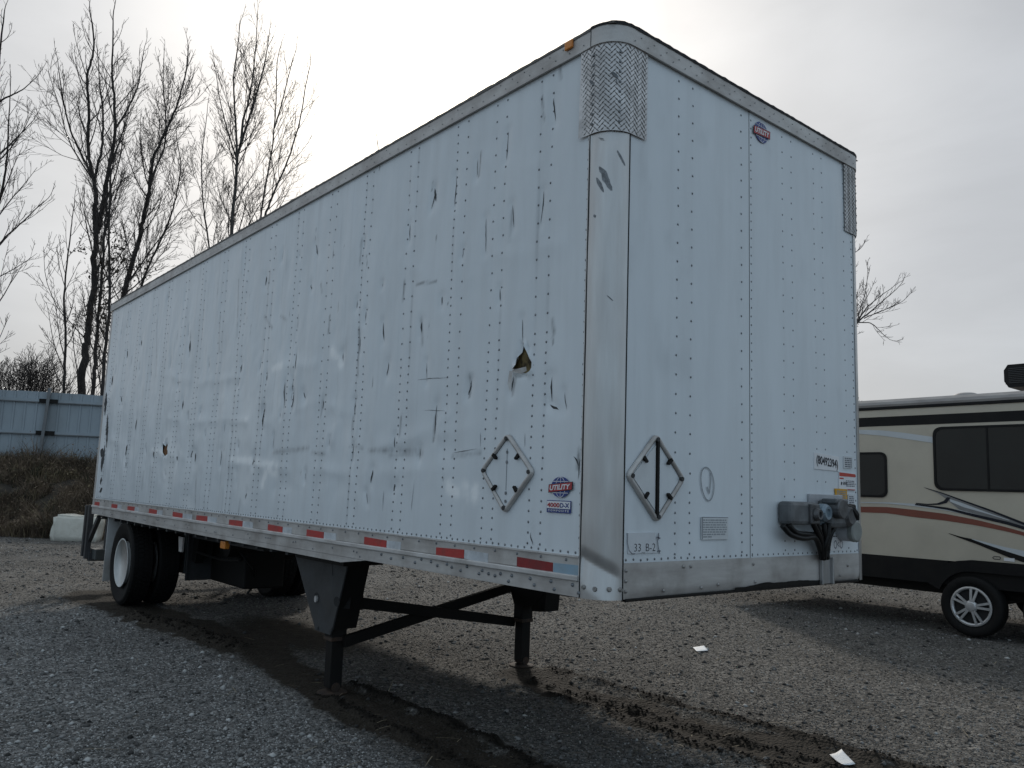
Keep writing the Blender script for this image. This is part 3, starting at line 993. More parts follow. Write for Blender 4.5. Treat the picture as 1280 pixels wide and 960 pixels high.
def panel_side(x0, x1, off):
    """one skin sheet of the long side between x0 and x1, with real torn holes"""
    st = .0125 if x1 > -5 else .016
    nx = max(2, int(round((x1 - x0) / st)))
    nz = int(round((Z2 + .01 - (Z1 - .012)) / .017))
    ax = np.linspace(x0, x1, nx + 1)
    az = np.linspace(Z1 - .012, Z2 + .01, nz + 1)
    X, Zz = np.meshgrid(ax, az, indexing='ij')
    X, Zz = X.ravel(), Zz.ravel()
    faces = grid_faces(nx + 1, nz + 1)
    holes = [h for h in HOLEW if x0 < h[0][0] < x1]
    tri_extra = []
    if holes:
        h = holes[0]
        hx, hz = [p[0] for p in h], [p[1] for p in h]
        bx0, bx1 = ax[np.searchsorted(ax, min(hx) - .05)], ax[np.searchsorted(ax, max(hx) + .05)]
        bz0, bz1 = az[np.searchsorted(az, min(hz) - .05)], az[np.searchsorted(az, max(hz) + .05)]
        inb = (X >= bx0 - 1e-9) & (X <= bx1 + 1e-9) & (Zz >= bz0 - 1e-9) & (Zz <= bz1 + 1e-9)
        fin = inb[faces].all(1)
        faces = faces[~fin]
        idx = np.where(inb)[0]
        dh = seg_dist(X[idx], Zz[idx], h + [h[0]])
        keep = idx[dh > .004]
        pts = [Vector((X[i], Zz[i])) for i in keep] + [Vector(p) for p in h]
        nk = len(keep)
        edges = [(nk + i, nk + (i + 1) % len(h)) for i in range(len(h))]
        ov, oe, of, ovo, oeo, ofo = delaunay_2d_cdt(pts, edges, [], 0, 1e-6)

        def inside(px, pz):
            c = False
            for i in range(len(h)):
                (xa, za), (xb, zb) = h[i], h[i - 1]
                if (za > pz) != (zb > pz) and px < (xb - xa) * (pz - za) / (zb - za) + xa:
                    c = not c
            return c
        base = len(X)
        mp_ = []
        ex, ez = [], []
        for i, o in enumerate(ovo):
            if o and o[0] < nk:
                mp_.append(int(keep[o[0]]))
            else:
                mp_.append(base + len(ex))
                ex.append(ov[i].x)
                ez.append(ov[i].y)
        for f in of:
            cx, cz = sum(ov[i].x for i in f) / 3, sum(ov[i].y for i in f) / 3
            if not inside(cx, cz):
                tri_extra.append([mp_[i] for i in f])
        X = np.append(X, ex)
        Zz = np.append(Zz, ez)
    Yd = dent(X, Zz) + off
    for h in holes:
        q = seg_dist(X, Zz, h + [h[0]])
        Yd = Yd + .012 * np.exp(-(q / .02) ** 2) * np.sign(vnoise(X * 25, Zz * 25) + .1)
    me = bpy.data.meshes.new('side_panel')
    V = np.stack([X, Yd, Zz], 1)
    if tri_extra:
        me.from_pydata(V.tolist(), [], faces.tolist() + tri_extra)
    else:
        me = np_mesh('side_panel', V, faces)
    fattr(me, 'wear', wear(X, Zz))
    fattr(me, 'chalk', chalk(X, Zz))
    return me


seams = [-.150] + [b for i, (a, b) in enumerate(xs) if i % 2 == 0 and i >= 2]
seams = [s for s in seams if s > -9.0] + [-9.74]
for i in range(len(seams) - 1):
    link('side_panel', panel_side(seams[i + 1] - .003, seams[i] + (.003 if i else 0), .0006 * (i % 2)), M['white'], TR, smooth=True)

# torn composite core showing in the holes, and curled tongues of sheet
for h, mk in zip(HOLEW, ('foam', 'wood_orange')):
    cx, cz = sum(p[0] for p in h) / len(h), sum(p[1] for p in h) / len(h)
    n = 14
    w2 = .13
    vs, fs = [], []
    for i in range(n):
        for j in range(n):
            x, z = cx + (i / (n - 1) - .5) * 2 * w2, cz + (j / (n - 1) - .5) * 2 * w2
            vs.append((x, float(dent(x, z)[0]) + .024 + .012 * float(vnoise(np.array(x * 24), np.array(z * 15))), z))
    fs = grid_faces(n, n).tolist()
    me = bpy.data.meshes.new('torn_liner')
    me.from_pydata(vs, [], fs)
    link('torn_liner', me, M[mk], TR)
fl = MB()
h0 = [sp(*p) for p in ((643, 461), (647, 462), (654, 461), (662, 459), (661, 464), (654, 467.5), (647, 466.5), (643, 464))]
n0 = len(fl.v)
for i, (a, b) in enumerate(h0):
    fl.v.append((a, -.004 - (.022 if 0 < i < 4 else .012), b))
fl.f.append(tuple(range(len(h0))))
h1 = [sp(*p) for p in ((640, 464), (643, 464), (641, 478), (639, 490), (637.5, 480))]
n0 = len(fl.v)
for i, (a, b) in enumerate(h1):
    fl.v.append((a, -.005 - (.014 if i in (0, 4) else .004), b))
fl.f.append(tuple(range(n0, n0 + len(h1))))
fl.build('torn_flap', M['flap'], TR)


# gouges: jagged slits standing in the dented skin
def slit(mb, a, b, w, rnd):
    a, b = Vector(a), Vector(b)
    d = b - a
    ln = d.length
    if ln < 1e-4:
        return
    d /= ln
    s = Vector((-d.y, d.x))
    k = max(4, int(ln / .025))
    pk = rnd.uniform(.3, .7)
    l, r = [], []
    wob = rnd.uniform(-1, 1) * min(w, .012) * .7
    for i in range(k + 1):
        t = i / k
        ww = w * .5 * (t / pk if t < pk else (1 - t) / (1 - pk)) ** .7 * rnd.uniform(.65, 1.2)
        c = a + d * (t * ln) + s * (wob * math.sin(t * 5.1) + rnd.uniform(-.15, .15) * min(w, .02))
        l.append(c + s * ww)
        r.append(c - s * ww)
    pts = l + r[::-1]
    n = len(mb.v)
    xs_, zs_ = np.array([p.x for p in pts]), np.array([p.y for p in pts])
    dd = dent(xs_, zs_)
    for p, q in zip(pts, dd):
        mb.v.append((p.x, float(q) - .0022, p.y))
    m = len(l)
    for i in range(m - 1):
        mb.f.append((n + i, n + i + 1, n + 2 * m - 2 - i, n + 2 * m - 1 - i))


gm = MB()
_r = random.Random(9)
for (a, b, w) in GASHW[:NFIX]:
    slit(gm, a, b, w, _r)
gm.build('gouge', M['gash'], TR, kind='stuff')
sm = MB()
for (a, b, w) in GASHW[NFIX:]:
    slit(sm, a, b, w, _r)
for t in ((521, 475, 562, 471, .9), (528, 513, 556, 513, .7), (600, 560, 601, 540, .8), (656, 540, 656, 560, .9), (565, 566, 597, 561, .8), (480, 612, 478, 640, .8), (518, 600, 514, 640, .8)):
    a, b, w = to_side(t)
    slit(sm, a, b, w, _r)
sm.build('scratch', M['scuff'], TR, kind='stuff')


# ---- rivets
def dome(P, r, fn, hgt=.45):
    """verts/faces of low domes at 2-D places P on plane fn (a,b,off)"""
    n = len(P)
    k = 6
    th = np.arange(k) * 2 * math.pi / k
    A = np.concatenate([P[:, None, 0] + r * np.cos(th)[None], P[:, None, 0] + r * .6 * np.cos(th)[None], P[:, None, 0]], 1)
    B = np.concatenate([P[:, None, 1] + r * np.sin(th)[None], P[:, None, 1] + r * .6 * np.sin(th)[None], P[:, None, 1]], 1)
    O = np.concatenate([np.zeros((n, k)), np.full((n, k), r * hgt * .8), np.full((n, 1), r * hgt)], 1) + P[:, 2:3]
    V = np.array(fn(A, B, O), dtype=object)
    V = np.stack([np.broadcast_to(np.asarray(c, float), A.shape) for c in V], 2)
    F = []
    for j in range(k):
        j2 = (j + 1) % k
        F += [(j, j2, k + j2), (j, k + j2, k + j), (k + j, k + j2, 2 * k)]
    F = np.array(F)[None] + (2 * k + 1) * np.arange(n)[:, None, None]
    return V.reshape(-1, 3), F.reshape(-1, 3)


pts = []
for i, (a, b) in enumerate(xs):
    for c, dense in ((a, False), (b, i >= 2 and i % 2 == 0)):
        zz = H + .235
        while zz < Z2 - .01:
            pts.append((c, zz))
            zz += .0565 if (dense or zz < H + 1.31) else .105
zz = H + .235
while zz < Z2:
    pts.append((-.163, zz))
    zz += .0545
x = -.19
while x > -9.7:
    pts.append((x, Z1 + .014))
    x -= .055
pts = np.array(pts)
pts = pts + RNG.normal(0, .0012, pts.shape)
dd = dent(pts[:, 0], pts[:, 1])
P3 = np.stack([pts[:, 0], pts[:, 1], -dd + .001], 1)
v, f = dome(P3, .0074, side)
link('rivet', np_mesh('rivet', v, f), M['rivet'], TR, kind='stuff')
pts = []
for c in (.135, W - .155):
    zz = Z1F + .02
    while zz < Z2 - .01:
        pts.append((c, zz))
        zz += .0545
for c in (.535, .658, 1.128, 1.57, 1.675, 1.945, 2.05, 2.33 - .0):
    zz = Z1F + .035
    while zz < Z2 - .01:
        pts.append((c, zz))
        zz += .104 if zz > H + .5 else .0535
zz = Z1F + .02
while zz < Z2 - .01:
    pts.append((1.228, zz))
    zz += .0535
a = .16
while a < W - .14:
    pts.append((a, Z1F + .014))
    a += .0535
pts = np.array(pts) + RNG.normal(0, .0012, (len(pts), 2))


def dentf(y, z):
    y, z = np.asarray(y, float), np.asarray(z, float)
    e = np.clip(np.minimum.reduce([(y - .12) / .1, (W - .12 - y) / .1, (z - Z1F) / .15, (Z2 - z) / .15, np.abs(y - 1.21) / .06]), 0, 1)
    bulge = -.012 * np.exp(-(((y - 2.2) / .12) ** 2)) * np.exp(-(((z - H - 2.45) / .25) ** 2))
    return e * (.0060 * fbm(y * 1.6 + 4, z * .7, 2) + .0012 * fbm(y * 7, z * 4, 3) + bulge)


P3 = np.stack([pts[:, 0], pts[:, 1], -dentf(pts[:, 0], pts[:, 1]) + .001], 1)
v, f = dome(P3, .0072, front)
link('rivet', np_mesh('rivet', v, f), M['rivet'], TR, kind='stuff')

# ---- front panels
for y0, y1, off in ((.118, 1.208, 0.0), (1.2115, W - .118, .0015)):
    ny, nz = int((y1 - y0) / .02), int((Z2 - Z1F) / .02)
    ay, az = np.linspace(y0, y1, ny), np.linspace(Z1F - .01, Z2 + .01, nz)
    Yg, Zg = np.meshgrid(ay, az, indexing='ij')
    dx = -dentf(Yg, Zg) + off
    me = np_mesh('front_panel', np.stack([dx.ravel(), Yg.ravel(), Zg.ravel()], 1), grid_faces(ny, nz))
    wr = np.clip(.10 * np.clip(vnoise(Yg * 40, Zg * 2.2) * 1.5 - .45, 0, 1) + .22 * np.clip(fbm(Yg * 5, Zg * 3, 4) * 1.6 - .6, 0, 1), 0, 1)
    fattr(me, 'wear', wr)
    fattr(me, 'chalk', np.zeros(Yg.size))
    link('front_panel', me, M['white'], TR, smooth=True)

# ---- far side, rear, floor and inner body so the box is closed
b = MB()
b.box((-L + .06, .10, H + .03), (-.10, W - .02, Z2 + .06))
b.build('inner_body', M['gap'], TR)
b = MB()
b.box((-9.74, W - .012, Z1 - .01), (-.14, W, Z2 + .01))
b.build('far_side_panel', M['white'], TR)


# ---- corner posts (rounded), near one pushed in at its foot
def post(sgn):
    """sgn +1 near corner (y=0), -1 far corner (y=W)"""
    n, k = 21, 240
    vs, fs = [], []
    for j in range(k):
        z = H + (Z2 - H) * j / (k - 1)
        for i in range(n):
            if i == 0:
                a, b_ = -.146, -.006
            elif i == n - 1:
                a, b_ = .006, .128
            else:
                th = (i - 1) / (n - 3) * math.pi / 2
                a, b_ = -R + (R + .006) * math.sin(th), R - (R + .006) * math.cos(th)
            t = i / (n - 1)
            if sgn > 0:
                # crease running from upper left to lower right, sheet below it folded in
                zc = H + .212 - .120 * t
                dz = zc - z
                e = max(0, min(1, min(t / .05, (.92 - t) / .25)))
                q = max(0, 1 - dz / .15) if dz > 0 else max(0, 1 + dz / .05) ** 1.4
                push = .022 * q * e
                a -= push * .6
                b_ += push * .8
                push2 = .004 * float(vnoise(np.array(t * 3.1), np.array(z * 5.0))) + .008 * math.exp(-((z - H - 2.35) / .06) ** 2) * e
                a -= push2 * .7
                b_ += push2 * .7
            y = b_ if sgn > 0 else W - b_
            vs.append((a, y, z))
    fs = grid_faces(k, n).tolist()
    me = bpy.data.meshes.new('corner_post')
    me.from_pydata(vs, [], fs)
    return link('corner_post', me, M['post'], TR, smooth=True)


po = post(1)
post(-1)
# dark seam lines / edge beads of the near post
b = MB()
b.box((-.1525, -.0080, H + .003), (-.1462, .02, Z2))
b.box((-.02, .1285, H + .003), (.0075, .1365, Z2))
b.build_each('post_seam', M['gap'], TR)
b = MB()
b.box((-.1590, -.0085, H + .004), (-.1530, -.001, Z2), .001)
b.build('post_bead', M['alu'], TR)
# black scrapes on the post
def post_pt(t, z, o=.0075):
    th = t * math.pi / 2
    return (-R + (R + o) * math.sin(th), R - (R + o) * math.cos(th), z)


scr = MB()
for (u0, v0, u1, v1, w) in ((771, 188, 779, 207, 3.2), (753, 208, 762, 224, 6.5), (756, 216, 765, 238, 7.5), (750, 222, 757, 240, 4), (747, 268, 748, 272, 3), (752, 172, 758, 174, 2.5), (760, 369, 766, 376, 1.6)):
    # place by fraction across the post between its two edges
    def tz(u, v):
        lo, hi = 744.5 - (v - 170) * .024, 786 - (v - 170) * .0155
        t = (u - lo) / (hi - lo)
        t = min(max(t, .05), .95)
        # z from the ray at that spot
        q = post_pt(t, 0)
        d = ray(u, v)
        s = ((Vector(q).xy - Vector(CAM[:2])).length) / math.hypot(d[0], d[1])
        return t, CAM[2] + d[2] * s
    t0, z0 = tz(u0, v0)
    t1, z1 = tz(u1, v1)
    ww = w / 800 * 4.6
    n = len(scr.v)
    for i in range(6):
        f_ = i / 5
        wt = ww * (.25 + .75 * math.sin(math.pi * f_)) * _r.uniform(.6, 1.1)
        t, z = t0 + (t1 - t0) * f_, z0 + (z1 - z0) * f_
        dt = wt / (R * 1.57)
        scr.v += [post_pt(t - dt * .5, z), post_pt(t + dt * .5, z)]
    for i in range(5):
        scr.f.append((n + 2 * i, n + 2 * i + 1, n + 2 * i + 3, n + 2 * i + 2))
scr.build('post_scrape', M['smudge'], TR, kind='stuff')


# ---- diamond plate guards wrapped round the top corners
def guard_path(s, sgn):
    """arc-length parameter along side -> corner -> front, standing .012 proud"""
    o = .013
    ls = .225 - R          # flat run on the side
    lf = .255 - R
    arc = (R + o) * math.pi / 2
    if s < ls:
        a, b_, nx, ny = -R - ls + s, -o, 0, -1
    elif s < ls + arc:
        th = (s - ls) / (R + o)
        a, b_ = -R + (R + o) * math.sin(th), R - (R + o) * math.cos(th)
        nx, ny = math.sin(th), -math.cos(th)
    else:
        a, b_, nx, ny = o, R + (s - ls - arc), 1, 0
    return (a, b_ if sgn > 0 else W - b_), (nx, ny if sgn > 0 else -ny)


GL = (.225 - R) + (.255 - R) + (R + .013) * math.pi / 2
zb_guard = on_y(735, 171, 0).z
for sgn in (1, -1):
    zlo, zhi = zb_guard, Z2 + .012
    n, k = 28, 14
    vs = []
    for j in range(k):
        for i in range(n):
            s = GL * i / (n - 1)
            (a, b_), (nx, ny) = guard_path(s, sgn)
            lift = .008 * max(0, 1 - s / .05) * (1 - j / (k - 1)) if sgn > 0 else 0
            vs.append((a + nx * lift, b_ + ny * lift, zlo + (zhi - zlo) * j / (k - 1)))
    me = bpy.data.meshes.new('corner_guard')
    me.from_pydata(vs, [], grid_faces(k, n).tolist())
    g = link('corner_guard', me, M['tread'], TR, smooth=True)
    # raised lugs of the tread, alternating directions
    lg = MB()
    pitch = .029
    row = 0
    z = zlo + .012
    while z < zhi - .006:
        s = .012 + (pitch * .5 if row % 2 else 0)
        c = 0
        while s < GL - .008:
            sg = 1 if (c + row) % 2 else -1
            ds, dz = .0112, .0112 * sg
            p, q = [], []
            for (es, ez, wd) in ((-ds, -dz, .0), (0, 0, .0034), (ds, dz, .0)):
                p.append((s + es, z + ez, wd))
            ring = [(p[0][0], p[0][1]), (p[1][0] + .0029, p[1][1] - .0029 * sg), (p[2][0], p[2][1]), (p[1][0] - .0029, p[1][1] + .0029 * sg)]
            nn = len(lg.v)
            for (ss, zz_) in ring:
                (a, b_), (nx, ny) = guard_path(max(0, min(GL, ss)), sgn)
                lg.v.append((a + nx * .0005, b_ + ny * .0005, zz_))
            (a, b_), (nx, ny) = guard_path(s, sgn)
            lg.v.append((a + nx * .0050, b_ + ny * .0050, z))
            lg.f += [(nn, nn + 1, nn + 4), (nn + 1, nn + 2, nn + 4), (nn + 2, nn + 3, nn + 4), (nn + 3, nn, nn + 4)]
            s += pitch
            c += 1
        z += pitch * .5
        row += 1
    lg.build('tread_lug', M['lug'], g, kind='stuff')
    bt = MB()
    for s in (.095, .245):
        zz = zlo + .05
        while zz < zhi - .02:
            (a, b_), (nx, ny) = guard_path(s, sgn)
            bt.tube([(a + nx * .001, b_ + ny * .001, zz), (a + nx * .007, b_ + ny * .007, zz)], [.0085, .005], 7)
            zz += .055
    bt.build('guard_bolt', M['rivet'], g, kind='stuff')
# scraped black marks on the near guard
mk_ = MB()
for (s0, s1, z0, w) in ((.20, .235, .315, .022), (.07, .10, .30, .022), (.225, .23, .28, .03)):
    n = len(mk_.v)
    for i in range(5):
        s = s0 + (s1 - s0) * i / 4
        (a, b_), (nx, ny) = guard_path(s, 1)
        hw = w * .5 * math.sin(math.pi * (i + .6) / 5.2)
        zz = zb_guard + z0 - .006 * i
        mk_.v += [(a + nx * .0048, b_ + ny * .0048, zz - hw), (a + nx * .0048, b_ + ny * .0048, zz + hw)]
    for i in range(4):
        mk_.f.append((n + 2 * i, n + 2 * i + 2, n + 2 * i + 3, n + 2 * i + 1))
mk_.build('guard_scrape', M['scuff'], TR, kind='stuff')


# ---- top rail going round the body: side run, rounded corner cap, front header
def strip(name, path, z0, z1, m, par, wob=0, th=.012):
    """vertical band following a plan path [(x,y,nx,ny)], thickness th inwards"""
    vs, fs = [], []
    for i, (x, y, nx, ny) in enumerate(path):
        zz1 = z1 + (wob * vnoise(np.array(i * 1.7 + 3), np.array(x * 2.1 + y)) if wob else 0)
        vs += [(x, y, z0), (x, y, zz1), (x - nx * th, y - ny * th, zz1), (x - nx * th, y - ny * th, z0)]
    for i in range(len(path) - 1):
        a, c = i * 4, (i + 1) * 4
        for j in range(4):
            j2 = (j + 1) % 4
            fs.append((a + j, c + j, c + j2, a + j2))
    e = (len(path) - 1) * 4
    fs += [(0, 1, 2, 3), (e + 3, e + 2, e + 1, e)]
    me = bpy.data.meshes.new(name)
    me.from_pydata(vs, [], fs)
    b_ = bmesh.new()
    b_.from_mesh(me)
    bmesh.ops.recalc_face_normals(b_, faces=b_.faces[:])
    b_.to_mesh(me)
    b_.free()
    return link(name, me, m, par)


o = .022
wv = [float(.004 * fbm(np.array(x * .7), np.array(2.)) + .0025 * fbm(np.array(x * 3.0), np.array(5.))) for x in np.linspace(-L, -R, 60)]
path_side = [(x, -o + w_, 0, -1) for x, w_ in zip(np.linspace(-L, -.148, 60), wv)]
strip('top_rail', path_side, Z2, Z3, M['alu_dirty'], TR, .006)
path_c = [(-.146, -o, 0, -1)] + [(-R + (R + o) * math.sin(t), R - (R + o) * math.cos(t), math.sin(t), -math.cos(t)) for t in np.linspace(0, math.pi / 2, 12)]
path_f = path_c + [(o + .004 * float(vnoise(np.array(y * 3), np.array(1.))), y, 1, 0) for y in np.linspace(.2, W - R - .06, 24)]
path_f += [(-R + (R + o) * math.cos(t), W - R + (R + o) * math.sin(t), math.cos(t), math.sin(t)) for t in np.linspace(0, math.pi / 2, 8)]
strip('front_top_rail', path_f, Z2, Z3 + .004, M['alu_dirty'], TR, .003)
# ragged black edge of the roof sheet and sealant hanging over the rail
def ragged(path, z, m, nm, dark=True):
    vs, fs = [], []
    for i, (x, y, nx, ny) in enumerate(path):
        j = .006 * (random.random() ** 2) + .001
        vs += [(x + nx * .004, y + ny * .004, z - .004 - j * .5), (x + nx * .005, y + ny * .005, z + .007 + j), (x - nx * .06, y - ny * .06, z + .012 + j)]
    for i in range(len(path) - 1):
        a, c = i * 3, i * 3 + 3
        fs += [(a, c, c + 1, a + 1), (a + 1, c + 1, c + 2, a + 2)]
    me = bpy.data.meshes.new(nm)
    me.from_pydata(vs, [], fs)
    ob = link(nm, me, m, TR)
    return ob


def dense(path, n):
    q = []
    for (p0, p1) in zip(path[:-1], path[1:]):
        k_ = max(1, int(math.hypot(p1[0] - p0[0], p1[1] - p0[1]) / n))
        for i in range(k_):
            t = i / k_
            q.append(tuple(a * (1 - t) + c * t for a, c in zip(p0, p1)))
    return q + [path[-1]]


ragged(dense(path_f, .03), Z3 - .002, M['gap'], 'roof_edge')
ragged(dense(path_side, .04), Z3 - .006, mat('roof_sealant', (.16, .15, .14), .8), 'roof_edge')
# bowed roof sheet
vs = []
nx_, ny_ = 40, 10
for i in range(nx_):
    x = -L + .01 + (L - .02) * i / (nx_ - 1)
    for j in range(ny_):
        t = j / (ny_ - 1)
        vs.append((x, .0 + W * t, Z3 - .004 + .035 * math.sin(math.pi * t)))
me = bpy.data.meshes.new('roof')
me.from_pydata(vs, [], grid_faces(nx_, ny_).tolist())
link('roof', me, mat('roof_sheet', (.55, .55, .54), .5, .2), TR, smooth=True)
# header seam, rivets of the rails
b = MB()
b.box((-.1475, -o - .0015, Z2 + .002), (-.1435, -o + .004, Z3))
b.build('rail_seam', M['gap'], TR)
pts = []
x = -.2
while x > -9.8:
    pts += [(x, Z2 + .03, o + .0015)]
    if random.random() < .5:
        pts += [(x - .05, Z2 + .07, o + .0015)]
    x -= .11
v, f = dome(np.array(pts), .0045, side)
link('rail_rivet', np_mesh('rail_rivet', v, f), M['rivet'], TR, kind='stuff')
pts = []
y = .14
while y < W - .1:
    pts += [(y, Z2 + .028, o + .003), (y + .05, Z2 + .062, o + .003)]
    y += .105
v, f = dome(np.array(pts), .0045, front)
link('rail_rivet', np_mesh('rail_rivet', v, f), M['rivet'], TR, kind='stuff')
# amber clearance lamp at the top corner
b = MB()
p0 = sp(711, 63)
p1 = sp(721, 47)
b.box((p0[0], -o - .014, Z3 - .052), (p1[0], -o + .001, Z3 - .002), .006)
lamp = b.build('clearance_lamp', M['amber'], TR)

# ---- bottom side rail
b = MB()
# upper face, lip, lower web, foot flange
b.box((-9.80, -.004, H + .108), (-.156, .05, Z1 - .001), .002)
b.build('side_rail', M['alu_dirty'], TR)
b = MB()
b.box((-9.80, -.022, H + .078), (-.156, .05, H + .1065), .005)
b.build('rail_lip', M['alu'], TR)
b = MB()
b.box((-9.80, -.006, H + .000), (-.156, .05, H + .077), .002)
b.build('rail_web', M['alu_dirty'], TR)
# deeper rear part of the web with a slanted front end
kx, _ = sp(426, 703)
k2, _ = sp(455, 700)
b = MB()
b.prism([(-9.80, H - .001), (k2 + .02, H - .001), (kx + .01, H - .042), (-6.2, H - .032), (-9.80, H - .012)], side, -.03, .008)
b.build('rail_skirt', M['alu_dirty'], TR)
b = MB()
b.box((-9.80, -.014, Z1 - .006), (-.156, .004, Z1 + .002))
b.build('rail_cap', M['alu'], TR)
pts = []
for (u, v_) in ((604, 713), (612, 717), (620, 719.5), (627, 717), (637, 726.5), (641, 719.5), (664, 723), (669, 731), (690, 726.5), (694, 736.5), (717, 731), (724.5, 741), (600, 717), (585, 708), (577, 713), (566, 709), (560, 705),
                (548, 707), (540, 702), (528, 699), (520, 703), (505, 697), (490, 698), (478, 693)):
    a, z = sp(u, v_)
    pts.append((a, z, .007))
v, f = dome(np.array(pts), .0110, side, .8)
link('rail_bolt', np_mesh('rail_bolt', v, f), M['rivet'], TR, kind='stuff')
pts = []
x = -2.3
while x > -9.6:
    for q in range(random.choice((1, 2, 2, 3))):
        pts.append((x - .045 * q, H + random.choice((.02, .045, .05)), .007))
    x -= random.uniform(.2, .5)
x = -.25
while x > -9.7:
    pts.append((x, H + .175, .006))
    x -= .19
v, f = dome(np.array(pts), .008, side, .6)
link('rail_bolt', np_mesh('rail_bolt', v, f), M['rivet'], TR, kind='stuff')
# reflective tape: red and white pieces
TAPE = [(647, 692, 725, 706), (546, 581, 611, 689), (456, 484, 502, 677), (384, 405.5, 421, 667), (335.5, 354, 365.5, 660), (287, 304, 317, 652), (246, 260, 271.5, 647), (216.5, 229, 241, 642.5),
        (187, 197, 204, 637), (160, 169, 174, 634), (140, 147.5, 152.5, 631), (119, 125, None, 627.5)]
for i, (u0, u1, u2, v_) in enumerate(TAPE):
    a0, a1 = sp(u0, v_)[0], sp(u1, v_)[0]
    dz = _r.uniform(-.004, .004)
    b = MB()
    zc = H + .130
    b.prism([(a0, zc - .025 + dz), (a1, zc - .025 - dz), (a1, zc + .025 - dz), (a0, zc + .025 + dz)], side, .002, .0062)
    b.build('reflective_tape', M['tape_dark_red' if i == 0 else 'tape_red'], TR, label='red reflective tape')
    if u2:
        a2 = sp(u2, v_)[0]
        b = MB()
        b.prism([(a1 + .006, zc - .026 - dz), (a2, zc - .026), (a2, zc + .025), (a1 + .006, zc + .025 - dz)], side, .002, .0062)
        b.build('reflective_tape', M['tape_blue' if i == 0 else 'tape_white'], TR, label='pale reflective tape')
# ---- front sill
sill = MB()
ny = 60
vs, fs = [], []
for i in range(ny):
    y = .131 + (W - .25 - .131 + .13) * i / (ny - 1)
    for j, z in enumerate(np.linspace(H + .002, Z1F + .0, 8)):
        q = .004 * float(vnoise(np.array(y * 5), np.array(z * 9.0)))
        fold = -.02 * max(0, 1 - (z - H) / .03) * (.4 + .9 * max(0, float(vnoise(np.array(y * 2.3 + 3), np.array(1.5)))) * 2)
        vs.append((.0045 + q * .4 + fold, y, z))
me = bpy.data.meshes.new('front_sill')
me.from_pydata(vs, [], grid_faces(ny, 8).tolist())
fs_ = link('front_sill', me, M['alu_dirty'], TR, smooth=True)
b = MB()
b.box((-.03, .16, H - .012), (.0035, W - .14, H + .004), .004)
b.build('sill_edge', M['black'], TR)
# black grease along the lower right edge of the sill
b = MB()
n = 40
vs, fs = [], []
for i in range(n):
    y = 1.05 + .95 * i / (n - 1)
    hh = .008 + .024 * max(0, .5 + float(fbm(np.array(y * 6.0), np.array(.7), 3))) * math.sin(math.pi * (i + 1) / (n + 1)) ** .5
    b.v += [(.0085, y, H + .003), (.0095, y, H + .004 + hh)]
for i in range(n - 1):
    b.f.append((2 * i, 2 * i + 2, 2 * i + 3, 2 * i + 1))
b.build('grease_smear', M['black'], TR)
pts = [(y, z, .0085) for y, z in ((.155, H + .04), (.155, H + .09), (.155, H + .14), (.44, H + .03), (.60, H + .145), (.66, H + .145), (.75, H + .03), (.9, H + .04), (1.23, H + .14), (1.25, H + .04), (2.3, H + .1), (2.2, H + .04))]
v, f = dome(np.array(pts), .010, front, .6)
link('sill_bolt', np_mesh('sill_bolt', v, f), M['bolt'], TR, kind='stuff')
# bolts along the foot of the near post
b = MB()
for t, z in ((.06, H + .055), (.33, H + .05), (.66, H + .052), (.93, H + .05)):
    p0, p1 = post_pt(t, z, .004), post_pt(t, z, .018)
    b.tube([p0, p1], [.013, .008], 8)
b.build('post_bolt', M['bolt'], TR, kind='stuff')

# ---- rear frame
b = MB()
b.box((-L, .0, H + .0), (-9.742, W, Z2 + .05), .006)
b.build('rear_frame', M['alu_dirty'], TR)
rd = MB()
rd.box((-L - .03, .06, H + .12), (-L + .002, W / 2 - .01, Z2 - .05), .005)
rd.build('rear_door', M['white'], TR)
rd = MB()
rd.box((-L - .03, W / 2 + .01, H + .12), (-L + .002, W - .06, Z2 - .05), .005)
rd.build('rear_door', M['white'], TR)


# ---- placard holders
def rounded(poly, r, k=5):
    out = []
    n = len(poly)
    for i in range(n):
        p, a, c = Vector(poly[i]), Vector(poly[i - 1]), Vector(poly[(i + 1) % n])
        d1, d2 = (a - p).normalized(), (c - p).normalized()
        for j in range(k + 1):
            t = j / k
            q = (p + d1 * r) * (1 - t) ** 2 + p * 2 * t * (1 - t) + (p + d2 * r) * t * t
            out.append((q.x, q.y))
    return out


